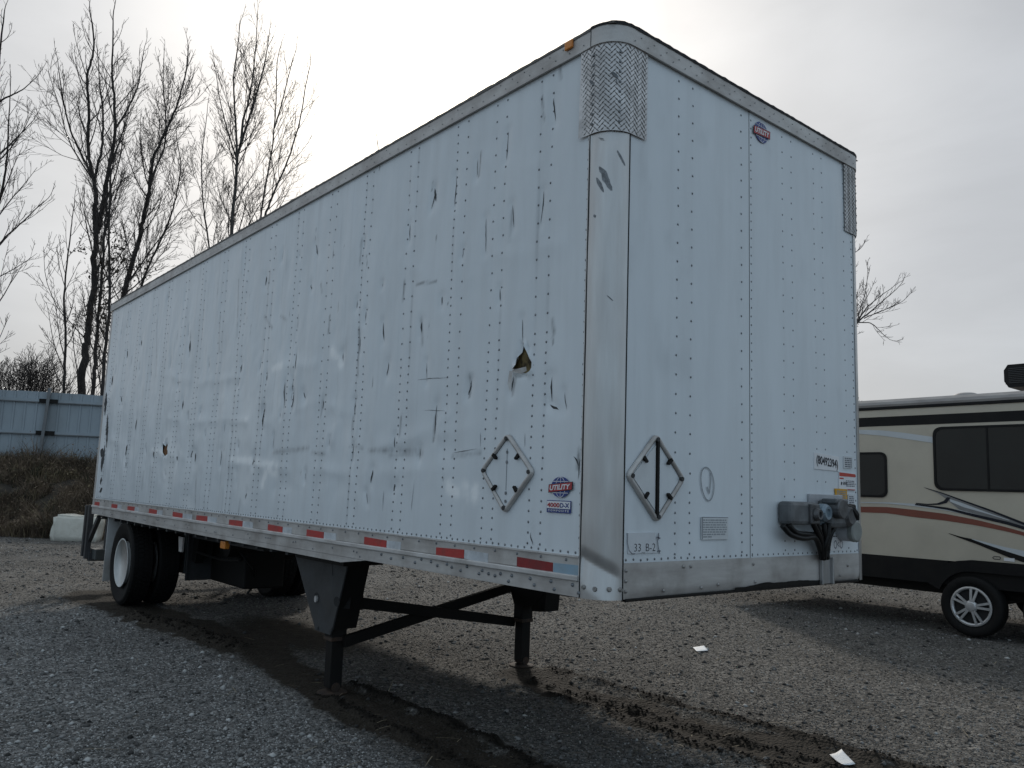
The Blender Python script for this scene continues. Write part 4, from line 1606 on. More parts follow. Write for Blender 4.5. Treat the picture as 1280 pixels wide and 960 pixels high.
def holder(corners, fn, half):
    cs = [Vector(c) for c in corners]          # top, right, bottom, left
    c0 = sum(cs, Vector((0, 0))) / 4
    outer = rounded([tuple(c) for c in cs], .035)
    fr = MB()
    n = len(outer)
    for (a, b_) in outer:
        d = (Vector((a, b_)) - c0)
        for sc, of in ((1.0, .004), (.985, .020), (.93, .024), (.875, .020), (.86, .010)):
            q = c0 + d * sc
            fr.v.append(tuple(fn(q.x, q.y, of)))
    for i in range(n):
        j = (i + 1) % n
        for k_ in range(4):
            fr.f.append((i * 5 + k_, j * 5 + k_, j * 5 + k_ + 1, i * 5 + k_ + 1))
    f = fr.build('placard_frame', M['alu_dirty'], TR, smooth=True)
    bk = MB()
    bk.prism([tuple(c0 + (Vector(p) - c0) * .955) for p in outer], fn, .0045, .0095)
    bk.build('placard_plate', M['white'], f)
    # inner edge: shade under the frame drawn as a dark ring
    dk = MB()
    for i in range(n):
        j = (i + 1) % n
        q = [c0 + (Vector(outer[i]) - c0) * .868, c0 + (Vector(outer[j]) - c0) * .868, c0 + (Vector(outer[j]) - c0) * .848, c0 + (Vector(outer[i]) - c0) * .848]
        dk.quad([fn(p.x, p.y, .0115) for p in q])
    dk.build('shadow_line', M['gap'], f)
    cl_ = MB()
    for i in range(4):
        m_ = cs[i] * .5 + cs[(i + 1) % 4] * .5
        if i in (0, 3):
            m_ = cs[i if i == 0 else 0] * .47 + cs[(i + 1) % 4 if i == 0 else 3] * .53
        d = (c0 - m_).normalized()
        a0 = m_ + d * .015
        a1 = m_ + d * .052
        t = Vector((-d.y, d.x))
        pl = [a0 + t * .009, a0 - t * .009, a1 - t * .006, a1 + t * .006]
        cl_.prism([tuple(p) for p in pl], fn, .012, .030)
    cl_.build_each('clip', M['black'], f)
    pv = MB()
    for c in cs:
        q = c + (c0 - c).normalized() * .035
        ring = [(q.x + .012 * math.cos(t), q.y + .012 * math.sin(t)) for t in np.linspace(0, 6.283, 9)[:-1]]
        pv.prism(ring, fn, .015, .029)
    pv.build_each('pivot', M['frame_grey'], f)
    dots = MB()
    if half:
        T, B = cs[0] + (c0 - cs[0]) * .13, cs[2] + (c0 - cs[2]) * .13
        hb = MB()
        hb.prism([(c0.x - .008, B.y), (c0.x + .008, B.y), (c0.x + .008, T.y), (c0.x - .008, T.y)], fn, .0105, .026)
        hb.build('hinge_bar', M['black'], f)
        lf = MB()
        a = c0 + (cs[3] - c0) * .82
        lf.prism([(c0.x - .013, c0.y + .165), (c0.x - .013, c0.y - .165), (a.x, a.y)], fn, .010, .016)
        lf.build('flip_panel', M['label_white'], f)
    else:
        for dz in (.11, .055, -.115, -.16):
            ring = [(c0.x + .008 * math.cos(t), c0.y + dz + .010 * math.sin(t)) for t in np.linspace(0, 6.283, 7)[:-1]]
            dots.prism(ring, fn, .010, .0145)
        dots.build('rivet', M['rivet'], f, kind='stuff')
        hb = MB()
        hb.prism([(c0.x - .003, c0.y - .1), (c0.x + .001, c0.y - .1), (c0.x + .001, c0.y + .13), (c0.x - .003, c0.y + .13)], fn, .010, .0115)
        hb.build('hinge_line', M['pencil'], f)
    return f


holder([sp(637, 540.5), sp(670, 590), sp(633, 643), sp(603, 588)], side, False)
holder([fp(818, 541), fp(853.5, 599), fp(819, 654.5), fp(780.5, 594)], front, True)


# ---- logos and print
def globe_logo(c, rx, ry, fn, off, skew, sc_t=1.0):
    ca, cb = c
    n = 30
    b = MB()
    ring = [(ca + rx * math.cos(t), cb + ry * math.sin(t) + skew * rx * math.cos(t)) for t in np.linspace(0, 2 * math.pi, n + 1)[:-1]]
    b.prism(ring, fn, off, off + .002)
    lg = b.build('logo_globe', M['blue'], TR)
    # white meridians and parallels
    b = MB()
    lw = rx * .020

    def line(pts):
        for (p, q) in zip(pts[:-1], pts[1:]):
            p, q = Vector(p), Vector(q)
            d = (q - p).normalized()
            s = Vector((-d.y, d.x)) * lw
            b.quad([fn(*(p + s), off + .003), fn(*(q + s), off + .003), fn(*(q - s), off + .003), fn(*(p - s), off + .003)])
    for k_ in (-.5, 0, .5):
        line([(ca + rx * k_ * math.sin(t) * 1.0, cb + ry * math.cos(t) * .97 + skew * rx * k_ * math.sin(t)) for t in np.linspace(0, math.pi, 14)])
    for k_ in (.55, -.55):
        xw = rx * math.sqrt(1 - k_ * k_)
        line([(ca - xw * .97, cb + ry * k_ - skew * xw), (ca + xw * .97, cb + ry * k_ + skew * xw)])
    b.build('logo_line', M['sticker_white'], lg)
    # banner
    w_, h_ = rx * 1.26, ry * .40
    up = .10 * ry
    b = MB()
    b.prism([(ca - w_, cb - h_ * 1.15 - skew * -0 - up + skew * -w_), (ca + w_, cb - h_ * .85 + up + skew * w_), (ca + w_ * 1.03, cb + h_ * 1.15 + up + skew * w_), (ca - w_ * .97, cb + h_ * .85 - up + skew * -w_)], fn, off + .0035, off + .0045)
    b.build('banner_edge', M['ink'], lg)
    w2, h2 = w_ * .955, h_ * .87
    b = MB()
    b.prism([(ca - w2, cb - h2 * 1.15 - up + skew * -w2), (ca + w2, cb - h2 * .85 + up + skew * w2), (ca + w2 * 1.03, cb + h2 * 1.15 + up + skew * w2), (ca - w2 * .97, cb + h2 * .85 - up + skew * -w2)], fn, off + .005, off + .006)
    b.build('banner', M['red'], lg)
    link('lettering', text_mesh('UTILITY', fn, ca - w_ * .84, cb - h_ * .62 - up - skew * w_ * .84, ca + w_ * .86, cb + h_ * .62 - up - skew * w_ * .84, off + .0075, .035, .15, skew + 2 * up / (w_ * 1.7)), M['sticker_white'], lg)


cg = sp(702, 609)
globe_logo(cg, .071, .053, side, .006, .0)
cgf = fp(950.5, 166)
globe_logo(cgf, .072, .066, front, .006, -.05)
# model plate under the globe
x0, z1 = sp(685, 625)
x1, z0 = sp(714.5, 642)
b = MB()
b.box((x0, -.0075, z0), (x1, -.004, z1))
mp_ = b.build('model_plate', M['blue'], TR)
b = MB()
b.box((x0 + .003, -.0092, z0 + (z1 - z0) * .34), (x1 - .003, -.008, z1 - .004))
b.build('plate_field', M['sticker_white'], mp_)
wq = x1 - x0
link('lettering', text_mesh('4000', side, x0 + .006, z0 + (z1 - z0) * .43, x0 + wq * .555, z1 - .012, .0105, .03), M['red'], mp_)
link('lettering', text_mesh('D-X', side, x0 + wq * .575, z0 + (z1 - z0) * .43, x1 - .008, z1 - .012, .0105, .03), M['blue'], mp_)
link('lettering', text_mesh('C O M P O S I T E', side, x0 + .012, z0 + (z1 - z0) * .09, x1 - .012, z0 + (z1 - z0) * .26, .0095, .02), M['sticker_white'], mp_)


def sticker(name, px, m, th=.0015, off=.006, label=None):
    """flat label on the front, px = corner pixels"""
    b = MB()
    b.prism([fp(u, v_) for u, v_ in px], front, off - .004, off + th)
    return b.build(name, M[m], TR, label=label)


def print_rows(parent, u0, v0, u1, v1, rows, off, m='print_grey', seed=1, dash=True):
    a0, bt = fp(u0, v0)
    a1, bb = fp(u1, v1)
    rr = random.Random(seed)
    b = MB()
    for i in range(rows):
        z = bt + (bb - bt) * (i + .5) / rows
        a = a0
        while a < a1 - .004:
            l = min(rr.uniform(.012, .04), a1 - a)
            hh = abs(bb - bt) / rows * .28
            b.quad([front(a, z - hh, off), front(a + l, z - hh, off), front(a + l, z + hh, off), front(a, z + hh, off)])
            a += l + .005
            if rr.random() < .06:
                break
    b.build('print', M[m], parent)


s1 = sticker('number_sticker', [(1016.5, 565.5), (1047.5, 571), (1047.5, 589), (1016.5, 586)], 'sticker_white')
a0, zt = fp(1019, 568.5)
a1, zb = fp(1046, 585)
link('lettering', text_mesh('(80492394)', front, a0, zb, a1, zt, .0085, .03, 0, -.08), M['ink'], s1)
s2 = sticker('silver_sticker', [(1053.5, 570), (1064, 571), (1064, 585.5), (1053.5, 585)], 'label_white')
print_rows(s2, 1054.5, 571.5, 1063.5, 585, 5, .0082, 'print_grey', 3)
s3 = sticker('warning_sticker', [(1047.5, 590), (1068, 592.5), (1068, 613), (1047.5, 611)], 'sticker_white')
b = MB()
b.prism([fp(1047.8, 590.3), fp(1067.7, 592.8), fp(1067.7, 596.6), fp(1047.8, 595)], front, .008, .0088)
b.build('header', M['sticker_red'], s3)
b = MB()
b.prism([fp(1048, 596.8), fp(1053, 597.2), fp(1053, 599), fp(1048, 598.6)], front, .008, .0088)
b.prism([fp(1058, 611.2), fp(1067.5, 612), fp(1067.5, 613), fp(1058, 612.4)], front, .008, .0088)
b.build_each('bar', M['sticker_red'], s3)
print_rows(s3, 1056, 600, 1067, 609, 4, .0082, 'print_grey', 4)
b = MB()
for u in (1050, 1053, 1055.5):
    b.prism([fp(u, 602), fp(u + 1.6, 603), fp(u + .9, 606.5), fp(u - .4, 605.5)], front, .008, .0088)
b.build_each('pictogram', M['ink'], s3)
s4 = sticker('inspection_tag', [(1042, 610.5), (1057, 611.5), (1057, 629), (1043.5, 627)], 'sticker_yellow', off=.009)
print_rows(s4, 1044, 612.5, 1056, 625, 5, .0112, 'gland_blue', 6)
s5 = sticker('tyre_sticker', [(1059, 618), (1067, 618.5), (1067, 630.5), (1059, 630)], 'patch')
print_rows(s5, 1060, 619.5, 1066, 629.5, 4, .0082, 'print_grey', 7)
s6 = sticker('legal_label', [(876, 646), (909, 646.5), (909, 674), (876, 674.5)], 'label_white', off=.0055)
print_rows(s6, 877.5, 648.5, 907, 672, 8, .0078, 'pencil', 8)
b = MB()
for q in ([(876.3, 646.2), (908.8, 646.6), (908.8, 647.3), (876.3, 647)], [(876.3, 646.2), (877, 646.2), (877, 674), (876.3, 674)]):
    b.prism([fp(*t) for t in q], front, .0072, .0078)
b.build('border', M['print_grey'], s6)
s7 = sticker('lower_sticker', [(1037, 668.5), (1051, 668), (1051, 688), (1037, 688.5)], 'sticker_white', off=.0055)
print_rows(s7, 1040, 669, 1050, 671.5, 1, .0078, 'ink', 9)
link('lettering', text_mesh('O<O', front, *fp(1041, 686), *fp(1052, 675), .0078, .0), M['print_grey'], s7)
s8 = sticker('residue_patch', [(783, 666), (817.5, 665.5), (820, 691), (784, 692)], 'patch', off=.0045)
link('lettering', text_mesh('33_B-2', front, *fp(791.5, 691), *fp(818, 679), .0072, -.012), M['ink'], s8)
b = MB()
for pl, w in (([(783.5, 666), (783.3, 678), (785, 688), (789, 692), (793, 692)], .6), ([(822, 666), (822, 672), (820.5, 676), (821.5, 684), (823.5, 692)], 1.2), ([(819.5, 671), (824, 673)], 1.4), ([(820, 689), (824.5, 688.5)], 1.0)):
    for (p, q) in zip(pl[:-1], pl[1:]):
        p, q = Vector(fp(*p)), Vector(fp(*q))
        d = (q - p).normalized()
        s = Vector((-d.y, d.x)) * w * .0028
        b.quad([front(*(p + s), .0072), front(*(q + s), .0072), front(*(q - s), .0072), front(*(p - s), .0072)])
b.build('scrawl', M['print_grey'], s8)
# pencilled circle with a stroke in it
b = MB()
cy, cz = fp(884, 605)
pl = [(cy + .058 * math.cos(t) * (1 + .1 * math.sin(t)), cz + .088 * math.sin(t) - .02 * math.cos(t)) for t in np.linspace(.6, 6.9, 30)]
pl2 = [(cy + .03, cz + .07), (cy + .028, cz + .02), (cy + .018, cz - .05), (cy - .005, cz - .015)]
for l_ in (pl, pl2):
    for (p, q) in zip(l_[:-1], l_[1:]):
        p, q = Vector(p), Vector(q)
        d = (q - p).normalized()
        s = Vector((-d.y, d.x)) * .0035
        b.quad([front(*(p + s), .0062 - float(dentf(p.x, p.y))), front(*(q + s), .0062 - float(dentf(q.x, q.y))), front(*(q - s), .0062 - float(dentf(q.x, q.y))), front(*(p - s), .0062 - float(dentf(p.x, p.y)))])
b.build('pencilled_mark', M['pencil'], TR)

# ---- electrical box, couplings and hoses on the front
def ncyl(mb, c, r, o0, o1, sides=20, prof=None):
    """cylinder standing out of the front at (y,z)=c between offsets"""
    mb.lathe(prof or [(r, o0), (r, o1 - r * .12), (r * .88, o1)], (0, c[0], c[1]), 'x', sides)


b = MB()
y0, zt = fp(970.5, 626)
y1, zb = fp(1006, 655)
b.box((.003, y0, zb), (.10, y1, zt), .022)
nb = b.build('connector_box', M['plastic_grey'], TR, smooth=False)
b = MB()
q0, q1 = fp(1008, 617), fp(1052, 655)
b.box((.004, q0[0], q1[1] + .01), (.022, q1[0] - .02, q0[1]), .004)
b.build('mount_plate', M['sticker_grey'], nb)
b = MB()
b.box((.0, fp(992, 640)[0], fp(992, 654)[1]), (.12, fp(1003, 640)[0], fp(992, 629)[1]), .008)
b.build('box_cover', M['gladhand'], nb)
# two couplings and the round seven-pin socket
for (u, v_, rr, ln, mm) in ((1000, 642, .040, .15, 'gladhand'), (1014, 640, .055, .13, 'gland_blue')):
    b = MB()
    c = fp(u, v_)
    c = (c[0] - .02, c[1])
    ncyl(b, c, rr, .01, ln, 18, [(rr * .6, .0), (rr * .62, ln * .45), (rr, ln * .55), (rr, ln * .85), (rr * .75, ln), (rr * .45, ln * .99), (rr * .4, ln * .9)])
    b.bar((ln * .8, c[0], c[1] + rr * .9), (ln * .5, c[0] + .02, c[1] - rr * 1.3), .03, .02)
    b.build('coupling', M[mm], nb)
b = MB()
c = fp(1029, 638)
b.box((.01, c[0] - .11, c[1] - .105), (.12, c[0] + .10, c[1] + .072), .03)
b.build('valve_body', M['plastic_grey'], nb)
b = MB()
c = fp(1026, 635)
ncyl(b, (c[0] - .03, c[1]), .062, .05, .17, 20)
b.build('socket', M['gladhand'], nb)
b = MB()
b.box((.06, c[0] - .10, c[1] + .03), (.16, c[0] + .05, c[1] + .062), .01)
b.build('socket_lid', M['plastic_grey'], nb)
b = MB()
c = fp(1043, 644)
ncyl(b, (c[0] - .03, c[1]), .065, .03, .14, 20, [(.045, .02), (.05, .07), (.066, .09), (.066, .12), (.05, .14), (.03, .138)])
b.build('coupling', M['gladhand'], nb)
b = MB()
c = fp(1054, 639)
c = (c[0] - .11, c[1])
b.tube([(.10, c[0] - .05, c[1] + .03), (.12, c[0] - .01, c[1] + .015), (.13, c[0] + .02, c[1] - .02), (.13, c[0] + .03, c[1] - .05)], [.024, .027, .026, .02], 9)
b.tube([(.11, c[0] - .02, c[1] + .035), (.13, c[0] + .01, c[1] + .03)], [.017, .017], 8)
b.build('coupling_head', M['hose'], nb)


def spline(p, n=14):
    p = [Vector(q) for q in p]
    p = [p[0] * 2 - p[1]] + p + [p[-1] * 2 - p[-2]]
    out = []
    for i in range(1, len(p) - 2):
        for j in range(n):
            t = j / n
            a, b_, c, d = p[i - 1], p[i], p[i + 1], p[i + 2]
            out.append(.5 * ((2 * b_) + (c - a) * t + (2 * a - 5 * b_ + 4 * c - d) * t * t + (3 * b_ - a - 3 * c + d) * t ** 3))
    return out + [p[-2]]


HOSE = [[(978, 657, .06), (988, 668, .07), (1004, 673, .08), (1018, 672, .08), (1024, 684, .06), (1027, 698, .035)], [(985, 656, .06), (996, 666, .07), (1010, 668, .08), (1022, 670, .07), (1028, 684, .06), (1030, 698, .035)],
        [(1020, 652, .08), (1024, 664, .08), (1028, 678, .06), (1031, 698, .04)], [(1030, 654, .08), (1031, 668, .08), (1033, 682, .06), (1034, 698, .035)],
        [(1044, 656, .07), (1040, 664, .07), (1036, 676, .06), (1033, 698, .05)], [(1036, 654, .09), (1035, 668, .09), (1031, 684, .075), (1030, 699, .05)], [(1013, 648, .1), (1019, 660, .1), (1026, 676, .075), (1028, 698, .05)]]
for hz_ in HOSE:
    pp = []
    for (u, v_, of) in hz_:
        p = on_x(u, v_, of)
        pp.append(p)
    MB().tube(spline(pp, 8), .0165, 9).build('hose', M['hose'], nb, smooth=True)
b = MB()
c0, c1 = fp(1021.5, 699), fp(1038, 727.5)
ym, yM = c0[0] + .012, c1[0] + .0
b.box((.006, ym, H - .006), (.03, ym + .016, c0[1] + .01), .003)
b.box((.006, yM - .016, H - .006), (.03, yM, c0[1] + .01), .003)
b.box((.0055, ym + .017, H - .004), (.014, yM - .017, c0[1] + .008), .002)
b.build('hose_channel', M['steel'], TR)
# round document tube with cap
b = MB()
c = fp(1060, 663)
c = (c[0] - .085, c[1])
ncyl(b, (c[0] - .02, c[1]), .066, .004, .085, 24)
dt = b.build('document_tube', M['sticker_grey'], TR, smooth=False)
b = MB()
ncyl(b, (c[0] - .02, c[1]), .064, .0855, .12, 24, [(.068, .086), (.068, .112), (.058, .12), (.02, .121)])
b.build('cap', M['cap_grey'], dt)

# ---- landing gear
GX, GY0, GY1 = -3.09, .27, 2.19
for gy_, fm in ((GY0, 'frame_grey'), (GY1, 'black')):
    b = MB()
    b.box((GX - .062, gy_ - .065, .40), (GX + .062, gy_ + .065, H - .03), .008)
    lg = b.build('landing_leg', M['black'], TR)
    b = MB()
    b.box((GX - .050, gy_ - .052, .045), (GX + .050, gy_ + .052, .42), .006)
    b.build('inner_leg', M['black'], lg)
    b = MB()
    b.box((GX - .066, gy_ - .069, .395), (GX + .066, gy_ + .069, .425), .004)
    b.build('collar', M['rust'], lg)
    b = MB()
    b.tube([(GX - .06, gy_, .05), (GX + .06, gy_, .05)], .035, 12)
    b.lathe([(.115, .002), (.115, .009), (.10, .014), (.05, .018)], (GX, gy_, 0), 'z', 20)
    b.build('sand_shoe', M['rust'], lg)
    # gusset plate outside the leg
    s_ = -1 if gy_ < 1 else 1
    yb = gy_ + s_ * .078
    b = MB()
    g = [(GX - .68, H - .005), (GX + .28, H - .005), (GX + .265, H - .14), (GX + .105, .49), (GX + .075, .45), (GX - .165, .45), (GX - .205, .50)]
    if gy_ < 1:
        outline = [sp_ for sp_ in g]
        b.prism(outline, lambda a, bb, o_: (a, yb - o_, bb), 0, .012)
    else:
        yf = gy_ - .09
        pl = [on_y(u, v_, yf) for u, v_ in ((632, 715), (686, 720), (681, 741), (666, 757), (643, 757))]
        b.prism([(p.x, p.z) for p in pl], lambda a, bb, o_: (a, yf + o_, bb), 0, .18)
        pl = [on_y(u, v_, yf) for u, v_ in ((664, 730), (683, 732), (680, 765), (664, 764))]
        b.prism([(p.x, p.z) for p in pl], lambda a, bb, o_: (a, yf + .005 + o_, bb), 0, .17)
    b.build('gusset_plate', M[fm], lg)
    if gy_ < 1:
        b = MB()
        b.quad([(GX + .277, yb, H - .005), (GX + .277, gy_ + .12, H - .005), (GX + .102, gy_ + .12, .49), (GX + .102, yb, .49)])
        b.quad([(GX + .265, yb, H - .005), (GX + .265, gy_ + .12, H - .005), (GX + .09, gy_ + .12, .49), (GX + .09, yb, .49)])
        b.build_each('gusset_flange', M['black'], lg)
        b = MB()
        for (du, dv, rr, mm) in ((396, 746, .030, 0), (421, 752, .033, 1)):
            p = on_y(du, dv, yb - .012)
            b.prism([(p.x + rr * 1.45 * math.cos(t), p.z + rr * 1.15 * math.sin(t)) for t in np.linspace(0, 6.283, 15)[:-1]], lambda a, bb, o_: (a, yb - o_, bb), .0125, .0135)
        b.build_each('gusset_hole', M['gap'], lg)
        b = MB()
        p = on_y(395.5, 748, yb - .02)
        b.prism([(p.x + .020 * math.cos(t), p.z - .004 + .026 * math.sin(t)) for t in np.linspace(0, 6.283, 11)[:-1]], lambda a, bb, o_: (a, yb - o_, bb), .014, .03)
        b.build('hole_daylight', M['alu'], lg)  # pale disc added for the sky showing through the hole
        b = MB()
        b.prism([(on_y(u, v_, yb).x, on_y(u, v_, yb).z) for u, v_ in ((396, 787), (400, 787), (400, 783), (396, 783))], lambda a, bb, o_: (a, yb - o_, bb), .013, .02)
        b.prism([(on_y(u, v_, yb).x, on_y(u, v_, yb).z) for u, v_ in ((413, 789), (417, 789), (417, 785), (413, 785))], lambda a, bb, o_: (a, yb - o_, bb), .013, .02)
        b.prism([(on_y(u, v_, yb).x, on_y(u, v_, yb).z) for u, v_ in ((405, 716), (418, 719), (417, 700), (407, 697))], lambda a, bb, o_: (a, yb - o_, bb), .013, .016)
        b.build_each('pivot_bolt', M['frame_grey'], lg)
# cross braces between the legs
b = MB()
b.bar(on_y(437, 752, GY0 + .06), on_y(642, 777, GY1 - .05), .045, .085)
b.build('cross_brace', M['black'], TR)
b = MB()
b.bar(on_y(430, 802, GY0 + .03), on_y(640, 733, GY1 + .04), .04, .085)
b.build('cross_brace', M['black'], TR)
b = MB()
b.bar(on_y(431, 751, GY0 - .02), on_y(447, 753, GY0 + .22), .09, .115)
b.build('brace_bracket', M['black'], TR)
b = MB()
b.bar((GX - .1, GY0 + .1, H - .055), (GX + .9, W - .3, H - .05), .04, .04)
b.build('crank_shaft', M['black'], TR)
b = MB()
b.box((GX - .45, .11, H - .09), (GX + .35, .45, H - .004))
b.box((GX - .45, W - .45, H - .09), (GX + .35, W - .11, H - .004))
b.build_each('gear_mount', M['black'], TR)
# ---- floor cross members
for x in np.arange(-9.5, -.3, .31):
    b = MB()
    b.box((x - .025, .06, H + .004 if x > -3.4 else H - .075), (x + .025, W - .06, H + .03))
    b.build('cross_member', M['frame_grey'], TR)
b = MB()
b.box((-1.4, .5, H - .018), (-.05, W - .5, H + .02))
b.lathe([(.05, -.10), (.05, -.03), (.08, -.02)], (-.75, W / 2, H), 'z', 14)
b.build('kingpin_plate', M['frame_grey'], TR)
b = MB()
b.lathe([(.16, -.03), (.20, -.018), (.20, -.004)], (-.42, .30, H), 'z', 18)
b.build('pickup_disc', M['black'], TR)
# ---- bogie
b = MB()
for y in (.78, W - .78):
    b.box((-9.5, y - .06, H - .22), (-5.6, y + .06, H - .03), .004)
b.build_each('slider_rail', M['frame_grey'], TR)
WX = -8.38
b = MB()
b.tube([(WX, .2, .52), (WX, W - .2, .52)], .065, 14)
b.build('axle', M['black'], TR)
for y in (.80, W - .80):
    b = MB()
    b.prism([(WX + .75, H - .2), (WX + .55, H - .2), (WX + .55, .58), (WX + .68, .55)], lambda a, bb, o_: (a, y + o_, bb), -.05, .05)
    b.bar((WX + .62, y, .62), (WX - .35, y, .58), .08, .1)
    b.build('hanger', M['black'], TR)
    b = MB()
    b.lathe([(.10, 0), (.13, .05), (.13, .13), (.11, .2), (.13, .28), (.10, .33)], (WX - .3, y, .60), 'z', 16)
    b.build('air_spring', M['rubber'], TR)
b = MB()
b.tube([(-6.9, .95, H - .32), (-6.9, W - .95, H - .32)], .12, 16)
b.build('air_tank', M['black'], TR)
# box and flap ahead of the wheels
b = MB()
p = on_y(238, 680, .75)
b.box((p.x - .35, .70, .40), (p.x - .02, 1.05, H - .09), .01)
b.build('tool_box', M['box_green'], TR)
b = MB()
q0, q1 = on_y(262, 690, 1.0), on_y(304, 737, 1.0)
b.box((q0.x, 1.0, q1.z), (q1.x, 1.5, H - .05), .02)
b.build('battery_box', M['black'], TR)
b = MB()
b.tube([(q1.x - .1, .8, H - .25), (q1.x - .1, 1.9, H - .25)], .13, 16)
b.build('air_tank', M['black'], TR)
for (ua, va, ub, vb, yy) in ((300, 690, 318, 712, .9), (318, 712, 309, 742, 1.1), (246, 690, 300, 700, .6)):
    MB().tube(spline([on_y(ua, va, yy), on_y((ua + ub) / 2 + 3, (va + vb) / 2 + 4, yy + .05), on_y(ub, vb, yy)], 6), .014, 7).build('air_line', M['hose'], TR)
b = MB()
b.box((p.x + .10, .70, .33), (p.x + .115, 1.30, H - .09), .002)
b.box((p.x + .10, .68, .33), (p.x + .13, .70, H - .09), .002)
b.build('front_flap', M['frame_grey'], TR)
b = MB()
p = on_y(280, 681, .05)
b.box((p.x - .05, .03, p.z - .035), (p.x + .07, .08, p.z + .035), .008)
b.build('side_marker_lamp', M['amber'], TR)
b = MB()
p = on_y(227, 680, .4)
b.prism([(p.x - .10, p.z + .08), (p.x + .06, p.z + .08), (p.x + .05, p.z - .09), (p.x - .05, p.z - .09)], lambda a, bb, o_: (a, .4 + o_, bb), -.01, .01)
b.build('valve_bracket', M['alu_dirty'], TR)
# mudflaps behind the wheels
for y in (.035, W - .68):
    b = MB()
    b.box((WX - .70, y, .22), (WX - .685, y + .62, H - .035), .004)
    b.build('mudflap', M['flap_white'], TR)
# wheels: dual pairs, outer dish shows white
TY = [(.40, -.10), (.455, -.125), (.485, -.127), (.503, -.105), (.508, -.06), (.508, .06), (.503, .105), (.485, .127), (.455, .125), (.40, .10), (.30, .09), (.30, -.09)]
tyre_mb = MB().lathe([(r, a) for r, a in TY], (0, 0, 0), 'y', 56, close=True)
tyre_me = tyre_mb.mesh('tyre')
tyre_me.materials.append(M['rubber'])
tyre_me.shade_smooth()
tr_ = MB()
for k_ in range(60):
    t = 2 * math.pi * k_ / 60
    for (y0, y1, ph) in ((-.105, -.062, 0), (-.052, .002, .5), (.010, .055, 0), (.064, .107, .5)):
        tt = t + ph * .1
        w = .042
        q = []
        for rr in (.500, .521 - (.008 if abs(y0 + y1) > .12 else 0)):
            for (yy, dt) in ((y0, -w), (y1, -w), (y1, w), (y0, w)):
                q.append((rr * math.cos(tt + dt), yy, rr * math.sin(tt + dt)))
        n = len(tr_.v)
        tr_.v += q
        tr_.f += [tuple(n + i for i in z) for z in ((4, 5, 6, 7), (0, 1, 5, 4), (1, 2, 6, 5), (2, 3, 7, 6), (3, 0, 4, 7))]
tread_me = tr_.mesh('tread_block')
tread_me.materials.append(M['rubber'])
RIM = [(.302, -.122), (.296, -.128), (.286, -.122), (.272, -.10), (.262, -.05), (.258, .04), (.235, .075), (.16, .085), (.15, .08)]
rim_me = MB().lathe(RIM, (0, 0, 0), 'y', 44).mesh('rim')
rim_me.materials.append(M['rim_white'])
rim_me.shade_smooth()
hub_mb = MB().lathe([(.15, .08), (.145, .02), (.12, -.02), (.085, -.06), (.05, -.065)], (0, 0, 0), 'y', 22)
for k_ in range(10):
    t = 2 * math.pi * k_ / 10
    hub_mb.tube([(.195 * math.cos(t), .08, .195 * math.sin(t)), (.195 * math.cos(t), .045, .195 * math.sin(t))], .017, 6)
hub_me = hub_mb.mesh('hub')
hub_me.materials.append(M['rim_white'])
for y, flip in ((.185, 1), (.505, -1), (W - .505, 1), (W - .185, -1)):
    for nm, me in (('tyre', tyre_me),):
        o_ = bpy.data.objects.new('tyre', me)
        COL.objects.link(o_)
        o_.parent = TR
        o_.location = (WX + L / 2, y - W / 2, .519)
        if flip < 0:
            o_.rotation_euler = (0, 0, math.pi)
        for nm2, me2 in (('tread_block', tread_me), ('rim', rim_me), ('hub', hub_me)):
            c_ = bpy.data.objects.new(nm2, me2)
            COL.objects.link(c_)
            c_.parent = o_
            if nm2 == 'tread_block':
                c_['kind'] = 'stuff'
# rear underride guard with step
b = MB()
for y in (.30, W - .30):
    b.box((-10.06, y - .05, .42), (-9.96, y + .05, H - .02))
b.box((-10.06, .05, .40), (-9.96, W - .05, .52))
b.build('underride_guard', M['frame_grey'], TR)
p = on_y(111.5, 640, .02)
q = on_y(111, 700, .02)
b = MB()
b.box((-10.06, .0, q.z), (-9.99, .07, H + .10), .004)
b.box((-10.24, .0, q.z + .02), (-10.17, .07, H + .09), .004)
b.build_each('lift_gate_post', M['frame_grey'], TR)
b = MB()
b.bar((-10.02, .05, .68), (-9.6, .05, H - .05), .05, .06)
b.build('guard_brace', M['frame_grey'], TR)
b = MB()
b.box((-10.10, .09, q.z + .0), (-9.78, .5, q.z + .14), .006)
b.build('rear_step', M['box_green'], TR)

# ================================================================== TRAVEL TRAILER (camper)
RY = 8.2
RVE, RVF = -5.62, 3.4                      # its two ends along x
RV = empty('travel_trailer', ((RVE + RVF) / 2, RY + 1.25, 0), 'cream camper with tinted windows and rust red stripe, parked beyond the trailer front', 'camper')


def rp(u, v):
    p = on_y(u, v, RY)
    return p.x, p.z


def rvf(a, b, off):
    return (a, RY - off, b)


